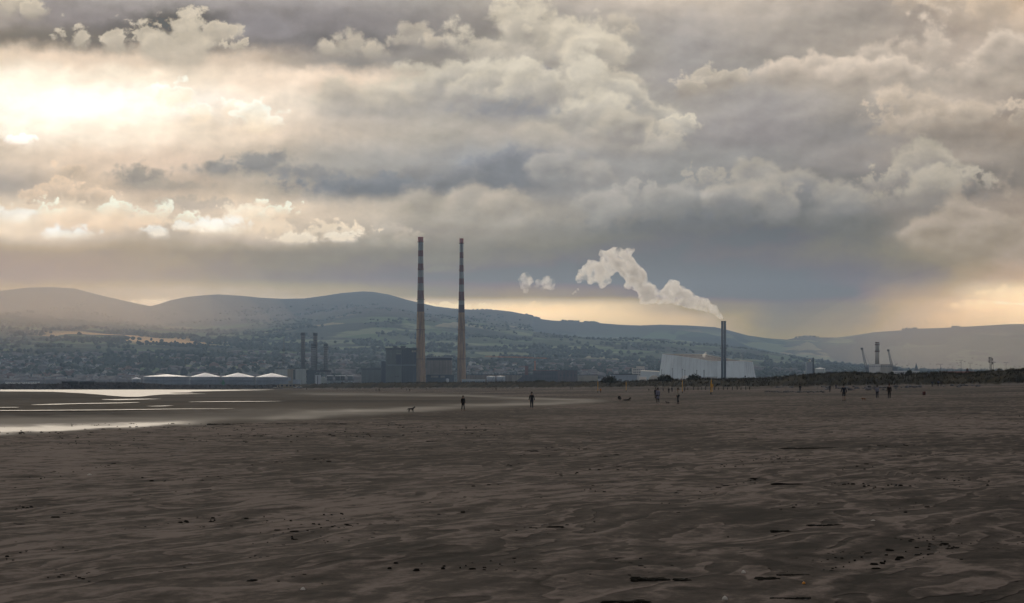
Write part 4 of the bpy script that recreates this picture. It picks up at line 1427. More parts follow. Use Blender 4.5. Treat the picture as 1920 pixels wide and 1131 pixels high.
# ------------------------------------------------------------------ the waste-to-energy plant
def waste_plant():
    D = 4000
    p = building("waste_plant", "huge pale blue grey waste plant with leaning sides and a sloping roof", "waste plant", 1326, D)

    def pt(px, py, d): return (X(px, d), d, Z(py, d))
    # front wall: foot and eaves, left to right, bulging towards the viewer at the corner under the stack
    foot = [pt(1233.8, 716, 4060), pt(1262, 716, 4025), pt(1300, 716, 3995), pt(1335, 716, 3975), pt(1345, 716, 3972), pt(1397, 716, 4000), pt(1418.7, 716, 4050)]
    eave = [pt(1241.8, 663.9, 4070), pt(1264, 666.3, 4040), pt(1300, 671.6, 4012), pt(1334, 677.2, 3992), pt(1344, 677.4, 3990), pt(1396, 677.2, 4016), pt(1411.6, 679.2, 4062)]
    # back edge of the roof, higher
    back = [pt(1243, 664.0, 4085), pt(1262, 664.3, 4120), pt(1300, 664.3, 4150), pt(1322, 664.8, 4160), pt(1352, 670.6, 4160), pt(1380, 675.8, 4150), pt(1409, 677.6, 4090)]
    bfoot = [(x * 1.01, y + 8, 0) for x, y, z in back]
    n = len(foot)
    for i in range(n - 1):
        MB().add([foot[i], foot[i + 1], eave[i + 1], eave[i]], [(0, 1, 2, 3)]).build("wall_panel", M['shell'], p)
    w = MB()
    w.add(back + bfoot, [(i, i + 1, n + i + 1, n + i) for i in range(n - 1)])
    w.add([foot[0], eave[0], back[0], bfoot[0]], [(0, 1, 2, 3)])
    w.add([foot[-1], eave[-1], back[-1], bfoot[-1]], [(0, 1, 2, 3)])
    w.build("rear_wall", M['shell'], p)
    r = MB()
    r.add([(x, y, z - .6) for x, y, z in eave] + [(x, y, z - .6) for x, y, z in back], [(i, i + 1, n + i + 1, n + i) for i in range(n - 1)])
    r.build("roof", M['roof_brown'], p)
    rb = MB()
    for i in range(n - 1):
        rb.tube(back[i], back[i + 1], .55, n=4)
    rb.build("roof_rim", M['lit_wall'], p)
    rb = MB()
    for i in range(2, n - 1):
        a, b = Vector(eave[i]), Vector(eave[i + 1])
        rb.tube(a + Vector((0, 1, 0)), b + Vector((0, 1, 0)), .4, n=4)
    rb.build("roof_rim", M['lit_wall'], p)
    be = MB()
    for i in range(0, n - 1):
        for s in (.25, .5, .75):
            a = Vector(eave[i]).lerp(Vector(eave[i + 1]), s)
            b = Vector(back[i]).lerp(Vector(back[i + 1]), s)
            be.tube(a + Vector((0, 0, -.2)), b + Vector((0, 0, -.2)), .35, n=4)
    for s in (.3, .55, .8):
        for i in range(n - 1):
            be.tube(Vector(eave[i]).lerp(Vector(back[i]), s), Vector(eave[i + 1]).lerp(Vector(back[i + 1]), s), .3, n=4)
    be.build("roof_beam", M['tan'], p)
    jn = MB()
    for i in range(n - 1):
        for s in (0.0, .2, .4, .6, .8):
            a = Vector(foot[i]).lerp(Vector(foot[i + 1]), s) + Vector((0, -.15, 0))
            b = Vector(eave[i]).lerp(Vector(eave[i + 1]), s) + Vector((0, -.15, 0))
            jn.tube(a, b, .12, n=3)
    jn.build("panel_joint", M['grey'], p)
    MB().pbox(1396, 1398.6, 704.5, 707, 3996, 2).build("vent_panel", M['steel_dark'], p)
    # twin flues on one base
    c = thing("twin_flue_stack", "slim dark twin flue stack trailing steam in front of the waste plant", "chimney", (X(1356.8, 3955), 3955, 0))
    for q in (1354.25, 1359.25):
        cx, rr = X(q, 3955), 2.3 * 3955 / F
        MB().lathe(cx, 3955, [(rr, 0), (rr, Z(603.4, 3955))], 20).build("flue", M['flue'], c, True)
        MB().lathe(cx, 3955, [(rr + .12, Z(603.4, 3955)), (rr + .12, Z(602, 3955)), (rr - .3, Z(602, 3955)), (rr - .3, Z(604, 3955))], 20).build("lip", M['black'], c)
    br = MB()
    for q in range(610, 712, 9):
        br.box(X(1355.6, 3955), X(1358, 3955), 3954.6, 3955.4, Z(q, 3955), Z(q, 3955) + .8)
    br.build("brace", M['silver'], c)
    pl = MB()
    pl.pbox(1350.8, 1362.6, 653.2, 654.0, 3952.4, 5.2)
    pl.pbox(1350.4, 1351.2, 651.2, 654.0, 3952.4, .3)
    pl.pbox(1362.2, 1363, 651.2, 654.0, 3952.4, .3)
    pl.build("platform", M['steel_dark'], c)
    # annexe and yard things in front
    a = building("plant_annexe", "low pale flat roofed annexe on the left flank of the waste plant", "building", 1217, 4010)
    MB().add([pt(1199.5, 716, 4010), pt(1237, 716, 4010), pt(1236, 697.5, 4010), pt(1202, 695.8, 4010), pt(1199.5, 716, 4050), pt(1237, 716, 4050), pt(1236, 696.6, 4050), pt(1202, 694.9, 4050)],
             [(0, 1, 2, 3), (5, 4, 7, 6), (4, 0, 3, 7), (1, 5, 6, 2)]).build("wall", M['shell'], a)
    MB().add([pt(1201.6, 695.6, 4009), pt(1236.4, 697.2, 4009), pt(1236.4, 696.0, 4052), pt(1201.6, 694.5, 4052)], [(0, 1, 2, 3)]).build("roof", M['lit_wall'], a)
    k = building("cream_cabin", "small cream cabin coloured as sunlit at the left foot of the waste plant", "cabin", 1205, 3940)
    MB().pbox(1199.2, 1212, 707.3, 722, 3940, 9).build("wall", M['lit_wall'], k)
    MB().pbox(1198.8, 1212.4, 706.2, 707.2, 3939.4, 10.2).build("roof", M['white_roof'], k)
    for nm, q0, q1, tp, m_ in (("tan gravel heap left of the dune bush below the waste plant", 1213, 1240, 703.5, 'tan'), ("taller tan gravel heap behind the dune bush", 1239, 1262, 702.5, 'tan'), ("pale heap beside thin yard poles", 1272, 1298, 704.0, 'white_wall')):
        hp = MB()
        cx, rx = X((q0 + q1) / 2, 3900), (q1 - q0) / 2 * 3900 / F
        zt = Z(tp, 3900)
        hp.lathe(cx, 3900, [(rx, -1), (rx * .92, zt * .45), (rx * .66, zt * .8), (rx * .3, zt * .96), (.3, zt)], 14)
        o = hp.build("gravel_heap", M[m_], None, False)
        tag(o, nm, "heap", "heaps below the waste plant")
    l = building("low_hut", "long low white hut on the dune crest under the waste plant", "hut", 1325, 3890)
    MB().pbox(1309, 1345, 707.8, 722, 3890, 12).build("wall", M['white_wall'], l)
    MB().pbox(1308.6, 1345.4, 706.4, 707.7, 3889.5, 13).build("roof", M['cream'], l)
    for q, tp, lab in ((1240.3, 694, "leftmost thin yard pole against the pale waste plant"), (1260.8, 692, "thin yard pole over the tan gravel heap"), (1279.4, 693, "thin yard pole, left of two close together"), (1284, 695, "thin yard pole, right of two close together"),
                       (1306.6, 695, "thick dark yard pole, left of a pair by the white hut"), (1320, 695, "thick dark yard pole, right of a pair by the white hut")):
        r_ = .3 if q < 1300 else .5
        t = thing("yard_pole", lab, "pole", (X(q, 3880), 3880, 0), "poles in front of the waste plant")
        MB().tube((X(q, 3880), 3880, 0), (X(q, 3880), 3880, Z(tp, 3880)), r_, r_ * .8, n=8).build("shaft", M['stack_grey'] if q < 1300 else M['steel_dark'], t)
        MB().box(X(q, 3880) - .8, X(q, 3880) + .8, 3879.6, 3880.4, Z(tp, 3880), Z(tp, 3880) + .7).build("lamp_head", M['steel_dark'], t)


waste_plant()


# ------------------------------------------------------------------ right-hand harbour
def right_harbour():
    D = 3800
    s = building("cement_silo", "tall pale cement silo with dark pipework on its right side", "silo", 1518, D)
    MB().pbox(1512, 1523.4, 679.2, 716, D, 9).build("tower", M['grey'], s)
    MB().pbox(1508.6, 1512, 696.5, 716, D + 2, 7).build("annexe", M['cream'], s)
    MB().pbox(1516.5, 1521.5, 673, 679.1, D + 2, 4).build("head_house", M['tan'], s)
    MB().pbox(1518.3, 1520, 675.5, 677.8, D + 1.8, .3).build("window", M['white_roof'], s)
    e = MB().pbox(1523.5, 1526.3, 670.5, 716, D + 1, 2)
    e.pbox(1522.5, 1527, 678, 678.8, D + .5, 3)
    e.pbox(1523, 1527, 672.6, 673.4, D + .5, 3)
    e.build("conveyor_leg", M['steel_dark'], s)
    MB().pbox(1526.4, 1530, 690, 716, D + 8, 6).build("link_block", M['dark_panel'], s)
    tank("storage_tank", "short wide cream tank beside the cement silo", 1529, 1548.6, 691.2, 689.6, D - 5, None, 'cream')
    MB_ = building("low_terminal_shed", "low grey blue shed right of the cream tank on the dune skyline", "shed", 1556, D + 60)
    MB().pbox(1549, 1562, 697, 716, D + 60, 10).build("wall", M['dark_panel_blue'], MB_)
    MB().pbox(1548.6, 1562.4, 696, 696.9, D + 59.5, 11).build("roof", M['grey'], MB_)
    q = building("white_warehouse", "low white warehouse roof showing over the dune right of the orange dome", "warehouse", 1478, D + 10)
    MB().pbox(1467.5, 1490, 706, 718, D + 10, 16).build("wall", M['white_wall'], q)
    MB().pbox(1467, 1490.5, 704.9, 705.9, D + 9.4, 17).build("roof", M['white_roof'], q)
    o = thing("dome_store", "small orange dome roof just above the dune crest", "dome", (X(1455.5, 3600), 3600, 0))
    r = 8.5 * 3600 / F
    MB().lathe(X(1455.5, 3600), 3600, [(r, 0), (r, Z(710.6, 3600))], 24).build("wall", M['white_wall'], o)
    MB().lathe(X(1455.5, 3600), 3600, [(r + .1, Z(710.6, 3600)), (r * .7, Z(708.8, 3600)), (r * .35, Z(707.5, 3600)), (.2, Z(707, 3600))], 24).build("roof", M['orange_roof'], o, True)
    # white plant with one chimney
    w = building("white_plant", "square white power plant with a tan chimney between two harbour cranes", "power plant", 1650, 4300)
    E = 4300

    def pt(px, py, d): return (X(px, d), d, Z(py, d))
    c0, c1, c2 = (1629.4, E + 40), (1650.7, E), (1673.4, E + 45)
    for (a, b, m_, nm) in ((c0, c1, 'white_wall', 'wall'), (c1, c2, 'tan', 'wall')):
        MB().add([pt(a[0], 722, a[1]), pt(b[0], 722, b[1]), pt(b[0], 683, b[1]), pt(a[0], 683, a[1])], [(0, 1, 2, 3)]).build(nm, M[m_], w)
        dx, dy = b[0] - a[0], b[1] - a[1]
        for k in range(5):
            f0, f1 = (k + .25) / 5, (k + .6) / 5
            d0, d1 = a[1] + dy * f0 - .6, a[1] + dy * f1 - .6
            MB().add([pt(a[0] + dx * f0, 688.4, d0), pt(a[0] + dx * f1, 688.4, d1), pt(a[0] + dx * f1, 686.0, d1), pt(a[0] + dx * f0, 686.0, d0)], [(0, 1, 2, 3)]).build("window", M['steel_dark'], w)
    bk = (c2[0] - 1650.7 + 1629.4, E + 85)
    MB().add([pt(*[c0[0], 682.4, c0[1]]), pt(c1[0], 682.4, c1[1]), pt(c2[0], 682.4, c2[1]), pt(bk[0], 682.4, bk[1])], [(0, 1, 2, 3)]).build("roof", M['roof_brown'], w)
    MB().add([pt(c0[0], 722, c0[1]), pt(c0[0], 683, c0[1]), pt(bk[0], 683, bk[1]), pt(bk[0], 722, bk[1]), pt(c2[0], 683, c2[1]), pt(c2[0], 722, c2[1])], [(0, 1, 2, 3), (3, 2, 4, 5)]).build("rear_wall", M['tan'], w)
    MB().pbox(1650, 1672, 698, 722, E - 14, 12).build("annexe", M['white_wall'], w)
    cx = X(1644.8, E + 45)
    k = MB().lathe(cx, E + 45, [(3.3, Z(683, E + 45)), (3.05, Z(659, E + 45))], 20)
    ch = k.build("chimney", M['tan'], w, True)
    MB().lathe(cx, E + 45, [(3.0, Z(658.9, E + 45)), (2.85, Z(643.4, E + 45))], 20).build("upper_shaft", M['tan'], ch, True)
    for z, g in ((659, 1.0), (646.5, .9)):
        MB().lathe(cx, E + 45, [(3.0, Z(z, E + 45) - .8), (3.0 + g, Z(z, E + 45)), (3.0 + g, Z(z, E + 45) + 1.0), (3.0, Z(z, E + 45) + 1.0)], 20).build("walkway", M['rust'], ch)
    MB().lathe(cx, E + 45, [(3.4, Z(643.4, E + 45)), (3.4, Z(641.6, E + 45)), (2.5, Z(641.6, E + 45)), (2.5, Z(644, E + 45))], 20).build("rim", M['rust'], ch)

    def harbour_crane(tip, base, lab):
        d = 4350
        t = thing("harbour_crane", lab, "crane", (X(base[0], d), d, 0), "grey harbour cranes")
        b0 = Vector((X(base[0], d), d, Z(base[1], d)))
        tp = Vector((X(tip[0], d), d, Z(tip[1], d)))
        g = MB()
        n = 12
        for k in range(n):
            for s in (-1, 1):
                for u in (-1, 1):
                    f0, f1 = k / n, (k + 1) / n
                    w0, w1 = 1.9 * (1 - f0) + .8 * f0, 1.9 * (1 - f1) + .8 * f1
                    p, q_ = b0.lerp(tp, f0) + Vector((s * w0, u * w0, 0)), b0.lerp(tp, f1) + Vector((s * w1, u * w1, 0))
                    g.tube(p, q_, .30, n=4)
                    g.tube(p, b0.lerp(tp, f1) + Vector((-s * w1, u * w1, 0)), .16, n=3)
        g.build("boom", M['crane_dark'], t)
        MB().box(tp.x - 1.9, tp.x + 1.6, tp.y - 1.2, tp.y + 1.2, tp.z - .5, tp.z + 2.2).build("boom_head", M['steel_dark'], t)
        lattice(t, b0.x + 2.5, d, 0, b0.z + 6, 2.4, 1.6, M['crane_dark'], 6, .4, "tower")
        MB().box(b0.x - 2, b0.x + 7, d - 2.5, d + 2.5, b0.z - 3, b0.z + 3.5).build("machine_house", M['crane_dark'], t)
        MB().tube((tp.x + 1, d, tp.z + .5), (b0.x + 4.5, d, b0.z + 9), .12, n=3).tube((b0.x + 4.5, d, b0.z + 9), (b0.x + 4.5, d, b0.z + 3), .3, n=4).build("pendant", M['crane_dark'], t)
    harbour_crane((1616.2, 655), (1625.5, 694), "left grey harbour crane with its boom raised, beside the white plant")
    harbour_crane((1665.6, 658), (1674, 693), "right grey harbour crane leaning over the white plant's corner")
    lw = building("long_white_store", "long low white store behind the dune, right of the white plant", "warehouse", 1700, 4200)
    MB().pbox(1677, 1724, 696.6, 722, 4200, 20).build("wall", M['white_wall'], lw)
    MB().pbox(1676.6, 1724.4, 695.6, 696.5, 4199, 22).build("roof", M['white_roof'], lw)
    windows_row(lw, 1678, 1722, 698, 700, 4200, 12, .6)
    # red-roofed house on the dunes and masts
    h = building("red_roofed_house", "long red roofed building with one dark chimney behind the dunes", "house", 1798, 1100)
    E = 1100
    y0 = E
    z0, z1 = Z(702, E), Z(696.4, E)
    MB().pbox(1764, 1834, 701.6, 716, E + 1, 9).build("wall", M['white_wall'], h)
    x0, x1 = X(1761, E), X(1837, E)
    rf = MB().add([(x0, y0, z0), (x1, y0, z0), (x1 - 1.4, y0 + 5.5, z1), (x0 + 1.4, y0 + 5.5, z1), (x0, y0 + 11, z0), (x1, y0 + 11, z0)], [(0, 1, 2, 3), (5, 4, 3, 2), (4, 0, 3), (1, 5, 2), (0, 4, 5, 1)]).build("roof", M['red_roof'], h)
    MB().pbox(1812, 1815.8, 692.2, 698, E + 5, .9).build("chimney", M['brick_dark'], rf)
    MB().pbox(1812.8, 1814.9, 690.8, 692.2, E + 5.1, .6).build("chimney_pot", M['rust'], rf)
    MB().tube((X(1780, E), E + 5.5, z1), (X(1780, E), E + 5.5, z1 + 1), .06, n=4).build("aerial", M['steel_dark'], rf)
    m = thing("lattice_mast", "lattice telecom mast with antennas standing behind the right dunes", "mast", (X(1857.6, 1500), 1500, 0))
    lattice(m, X(1857.6, 1500), 1500, 0, Z(669.5, 1500), .55, .35, M['steel_dark'], 22, .07)
    for z, s in ((672, -1), (674, 1), (678, -1), (681, 1)):
        MB().box(X(1857.6, 1500) + s * .9 - .25, X(1857.6, 1500) + s * .9 + .25, 1499.6, 1500, Z(z, 1500) - .7, Z(z, 1500) + .7).build("antenna", M['stack_grey'], m)
    for q, tp, lab in ((1763.5, 683, "thin lamp post on the skyline left of the red roofed house"), (1802, 675.5, "twin headed lamp post above the red roofed house"), (1819, 681, "short twin headed lamp post right of the dark house chimney"),
                       (1862.5, 680, "twin headed lamp post close to the telecom mast"), (1886.4, 680, "twin headed lamp post right of the telecom mast")):
        E2 = 1400
        t = thing("lamp_post", lab, "lamp post", (X(q, E2), E2, 2), "lamp posts behind the right dunes")
        MB().tube((X(q, E2), E2, 2), (X(q, E2), E2, Z(tp, E2)), .11, .07, n=6).build("post", M['steel_dark'], t)
        a = MB().tube((X(q, E2) - .8, E2, Z(tp, E2)), (X(q, E2) + .8, E2, Z(tp, E2)), .05, n=4).build("arm", M['steel_dark'], t)
        for s in (-.8, .8):
            MB().box(X(q, E2) + s - .3, X(q, E2) + s + .3, E2 - .15, E2 + .15, Z(tp, E2) - .1, Z(tp, E2) + .08).build("lamp_head", M['steel_dark'], a)


right_harbour()


# ------------------------------------------------------------------ the far town and the woods on the slopes
def land_many(px, D):
    kr, kz = hill_profile(px)
    h = np.diff(kr)[:, None]
    d = np.diff(kz, axis=0) / h
    ms = np.zeros_like(kz)
    pr = d[1:] * d[:-1]
    ms[1:-1] = np.where(pr > 0, 2 * pr / np.where(np.abs(d[1:] + d[:-1]) < 1e-9, 1, d[1:] + d[:-1]), 0)
    i = np.clip(np.searchsorted(kr, D) - 1, 0, len(kr) - 2)
    j = np.arange(len(px))
    H = kr[i + 1] - kr[i]
    s = (D - kr[i]) / H
    z = (2 * s ** 3 - 3 * s ** 2 + 1) * kz[i, j] + (s ** 3 - 2 * s * s + s) * H * ms[i, j] + (-2 * s ** 3 + 3 * s * s) * kz[i + 1, j] + (s ** 3 - s * s) * H * ms[i + 1, j]
    return z + hill_noise(X(px, D), D, z)


FARTREE = mat("far_tree_leaves", (.022, .030, .016), .9, .5, .02)
HOUSE_W = [mat("far_render_white", (.34, .33, .31), .8), mat("far_render_grey", (.17, .17, .17), .8), mat("far_brick", (.13, .085, .07), .85)]
HOUSE_R = [mat("far_slate_roof", (.055, .058, .066), .6), mat("far_tile_roof", (.11, .06, .045), .8)]


def build_woods():
    V, T = [], []
    # a rough eight-sided lump is a tree at this distance
    n = 30000
    px = rng.uniform(-120, 2040, n)
    D = np.where(rng.random(n) < .75, rng.uniform(5000, 9200, n), rng.uniform(9200, 12800, n))
    xs = X(px, D)
    dens = fbm(xs / 330, D / 520, 4, 91)
    hedge = np.abs(fbm(xs / 210, D / 330, 3, 95)) < .05
    keep = (dens > .16) | (hedge & (rng.random(n) < .45) & (D < 9000)) | ((D < 6800) & (rng.random(n) < .16))
    px, D = px[keep], D[keep]
    # trees on the bare skyline right of the chimneys
    sk = np.concatenate([rng.uniform(985, 1012, 40), rng.uniform(1052, 1085, 46), rng.uniform(1095, 1122, 40), rng.uniform(886, 925, 30), rng.uniform(1490, 1535, 40), rng.uniform(1690, 1720, 20), rng.uniform(1785, 1800, 14)])
    px = np.concatenate([px, sk])
    D = np.concatenate([D, 13980 + 0 * sk])
    # a dark hedge-line along the crest of the nearer ridge
    rk = rng.uniform(1250, 1640, 420)
    px = np.concatenate([px, rk])
    D = np.concatenate([D, 10280 + rng.uniform(-60, 40, len(rk))])
    zs = land_many(px, D)
    for p, d, z in zip(px, D, zs):
        r = rng.uniform(4, 9)
        h = rng.uniform(6, 13) * (1.0 if d < 9500 else .8)
        x = X(p, d)
        k = len(V)
        a0 = rng.uniform(0, 6.3)
        ring = []
        for zz, rr in ((.15, .55), (.55, 1.0), (.85, .6)):
            for q in range(5):
                a = a0 + q * 1.2566 + zz
                f = rng.uniform(.7, 1.2)
                ring.append((x + r * rr * f * math.cos(a), d + r * rr * f * math.sin(a), z - 1 + h * zz))
        V += ring + [(x, d, z - 1 + h * rng.uniform(.95, 1.1))]
        for l in range(2):
            for q in range(5):
                a, b = k + l * 5 + q, k + l * 5 + (q + 1) % 5
                T += [(a, b, b + 5), (a, b + 5, a + 5)]
        for q in range(5):
            T.append((k + 10 + q, k + 10 + (q + 1) % 5, k + 15))
    tag(raw_mesh("far_woods", V, T, FARTREE), kind='stuff')


def house_mesh(w, d, h, rh):
    v = [(-w, -d, -3), (w, -d, -3), (w, d, -3), (-w, d, -3), (-w, -d, h), (w, -d, h), (w, d, h), (-w, d, h), (-w, 0, h + rh), (w, 0, h + rh)]
    walls = [(0, 1, 5, 4), (1, 2, 6, 9, 5), (2, 3, 7, 6), (3, 0, 4, 8, 7)]
    roof = [(4, 5, 9, 8), (6, 7, 8, 9)]
    return v, walls, roof


def build_town():
    protos = []
    for i in range(6):
        w, d, h, rh = (rng.uniform(5, 9), rng.uniform(4, 5.5), rng.uniform(4.5, 7), rng.uniform(2.2, 3.4))
        v, wl, rf = house_mesh(w, d, h, rh)
        me = bpy.data.meshes.new("house")
        me.from_pydata(v, [], wl + rf)
        me.materials.append(HOUSE_W[[0, 0, 1, 2, 0, 1][i]])
        me.materials.append(HOUSE_R[i % 2])
        for p in me.polygons:
            p.material_index = 0 if p.index < len(wl) else 1
        protos.append(me)
    zones = [(150, "small far house among the trees of the town left of the storage tanks", "far houses left of the tanks", -60, 262, 4900, 6200),
             (60, "small far house on the slope seen between the stacks and the power station", "far houses left of the power station", 300, 676, 5400, 6500),
             (70, "small far house at the foot of the green hill right of the chimneys", "far houses right of the chimneys", 880, 1185, 5400, 6600)]
    for n, lab, grp, p0, p1, d0, d1 in zones:
        px, D = rng.uniform(p0, p1, n), rng.uniform(d0, d1, n)
        zz = land_many(px, D)
        for p, d, z in zip(px, D, zz):
            o = bpy.data.objects.new("house", protos[int(rng.integers(6))])
            COL.objects.link(o)
            o.location = (X(p, d), d, z)
            o.rotation_euler = (0, 0, rng.uniform(-.6, .6) + (math.pi / 2 if rng.random() < .3 else 0))
            tag(o, lab, "house", grp)
    # the thousands of roofs beyond counting
    V, T = [], []
    n = 3200
    px, D = rng.uniform(-200, 2050, n), 4650 + 2300 * rng.random(n) ** 1.5
    keep = fbm(X(px, D) / 300, D / 420, 3, 101) > .0 + (D - 4700) / 9000
    px, D = px[keep], D[keep]
    zz = land_many(px, D)
    for p, d, z in zip(px, D, zz):
        v, wl, rf = house_mesh(rng.uniform(4, 10), rng.uniform(4, 6), rng.uniform(4, 7), rng.uniform(2, 3.2))
        a = rng.uniform(-.7, .7)
        c, s = math.cos(a), math.sin(a)
        k = len(V)
        V += [(X(p, d) + x * c - y * s, d + x * s + y * c, z + w) for x, y, w in v]
        T += [(k, k + 1, k + 5), (k, k + 5, k + 4), (k + 1, k + 2, k + 6), (k + 1, k + 6, k + 5), (k + 5, k + 6, k + 9), (k + 3, k, k + 4), (k + 3, k + 4, k + 7), (k + 4, k + 8, k + 7),
              (k + 4, k + 5, k + 9), (k + 4, k + 9, k + 8), (k + 6, k + 7, k + 8), (k + 6, k + 8, k + 9)]
    m = bpy.data.materials.new("town_roofs_and_walls")
    m.use_nodes = True
    t = NT(m.node_tree)
    P = t.n.new('ShaderNodeNewGeometry')
    nz = t.sep(P.outputs['Normal'])[2]
    rnd = t.noise(P.outputs['Position'], .035, 2, .5)
    wall = t.ramp(rnd, [(.3, (.045, .040, .040)), (.50, (.10, .098, .10)), (.66, (.24, .23, .22))])
    roof = t.mix(rnd, (.04, .045, .05), (.12, .09, .08))
    t.put(t.n['Principled BSDF'].inputs['Base Color'], t.mix(t.math('GREATER_THAN', nz, .2), wall, roof))
    t.n['Principled BSDF'].inputs['Roughness'].default_value = .7
    tag(raw_mesh("far_town", V, T, m), kind='stuff')
    # larger blocks that stand out
    for lab, nm, p0, p1, tp, bt, D, mt, nw in (
            ("long pale apartment block in the far town, above the left breakwater", "apartment_block", 57, 92, 695, 703, 5400, 'white_wall', 12),
            ("pale terraced block with rows of windows just above the breakwater at left", "apartment_block", 84, 105, 708, 719, 4700, 'tan', 7),
            ("narrow pale gabled block right of the terraced block at left", "apartment_block", 106, 123, 706, 718, 4750, 'white_wall', 5),
            ("low white shed line right above the breakwater at far left", "warehouse", 10, 72, 715.6, 718.5, 4600, 'white_wall', 14),
            ("upper of two long low white roofed warehouses in the far town", "warehouse", 177, 204, 695.0, 699, 5500, 'grey', 9),
            ("lower of two long low white roofed warehouses in the far town", "warehouse", 167, 201, 700.2, 704.5, 5300, 'grey', 11),
            ("white building with a row of bright windows left of the tanks", "apartment_block", 241, 260, 702.0, 708, 5000, 'white_wall', 6),
            ("blue grey block in the middle of the far left town", "apartment_block", 141, 161, 699.5, 706, 5200, 'grey', 6),
            ("white farm shed in a green field left of the power station", "farm_shed", 664, 676, 644.2, 646.2, 9000, 'lit_wall', 0),
            ("white rectangular block on the hillside above the tower crane", "apartment_block", 1020, 1038, 658.6, 663, 8600, 'white_wall', 6),
            ("pale flat block at the foot of the hill left of the waste plant", "apartment_block", 1156, 1174, 685.4, 689, 6800, 'white_wall', 5),
            ("red brick terrace on the slope just left of the waste plant", "terrace", 1213, 1238, 676.5, 679.5, 7200, 'brick', 8)):
        r = building(nm, lab, "building", (p0 + p1) / 2, D)
        MB().pbox(p0, p1, tp + (bt - tp) * .14, bt + 6, D, 14).build("wall", M[mt], r)
        MB().pbox(p0 - .4, p1 + .4, tp, tp + (bt - tp) * .13, D - .8, 15.6).build("roof", M['white_roof' if 'white roofed' in lab else 'grey'], r)
        if nw:
            windows_row(r, p0 + .6, p1 - .6, tp + (bt - tp) * .35, tp + (bt - tp) * .62, D, nw, .45, 'white_roof' if 'bright windows' in lab else 'glass')
    # landmarks over the town
    t = thing("church_tower", "dark domed tower with a lantern rising behind the storage tanks", "tower", (X(344.3, 4300), 4300, 0))
    cx = X(344.3, 4300)
    MB().lathe(cx, 4300, [(5.4, 0), (5.4, Z(696.5, 4300)), (5.0, Z(696, 4300)), (4.8, Z(694, 4300))], 12).build("drum", M['tower_dark'], t)
    MB().lathe(cx, 4300, [(4.2, Z(694, 4300)), (4.0, Z(691.5, 4300)), (2.6, Z(690, 4300)), (1.5, Z(689.4, 4300))], 12).build("dome", M['tower_dark'], t, True)
    MB().lathe(cx, 4300, [(1.3, Z(689.4, 4300)), (1.3, Z(686, 4300)), (.2, Z(684.2, 4300))], 8).build("lantern", M['tower_dark'], t)
    t = thing("water_tower", "mushroom shaped water tower in the far woods above the cone roofed tanks", "tower", (X(486, 6500), 6500, 0))
    z0 = land_z(486, 6500)
    cx = X(486, 6500)
    MB().lathe(cx, 6500, [(1.8, z0 - 3), (1.5, Z(682, 6500))], 12).build("stem", M['stack_grey'], t)
    MB().lathe(cx, 6500, [(1.5, Z(682, 6500)), (5.2, Z(677, 6500)), (5.2, Z(675.4, 6500)), (.3, Z(674.8, 6500))], 16).build("bowl", M['stack_grey'], t)
    t = thing("glass_pyramid", "faint grey pyramid roofed hall above the houses left of the tanks", "hall", (X(265, 5600), 5600, 0))
    d = 5600
    cx, hw = X(265, d), 20 * d / F
    zb, zt = Z(699, d), Z(677.5, d)
    MB().add([(cx - hw, d - 10, zb), (cx + hw, d - 10, zb), (cx + hw, d + 30, zb), (cx - hw, d + 30, zb), (cx - .6, d + 10, zt), (cx + .6, d + 10, zt)], [(0, 1, 5, 4), (1, 2, 5), (2, 3, 4, 5), (3, 0, 4)]).build("roof", M['stack_grey'], t)
    MB().box(cx - hw + .5, cx + hw - .5, d - 9, d + 29, 0, zb).build("wall", M['grey'], t)
    MB().tube((cx, d + 10, zt), (cx, d + 10, zt + 8), .35, .15, n=5).build("finial", M['stack_grey'], t)
    t = thing("church_spire", "small church spire on the skyline right of the harbour cranes", "church", (X(1718, 6000), 6000, 0))
    cx = X(1718, 6000)
    MB().box(cx - 3, cx + 3, 5997, 6003, 0, Z(690, 6000)).build("tower", M['stack_grey'], t)
    MB().lathe(cx, 6000, [(3, Z(690, 6000)), (.15, Z(680.5, 6000))], 8).build("spire", M['tower_dark'], t)


build_woods()
build_town()


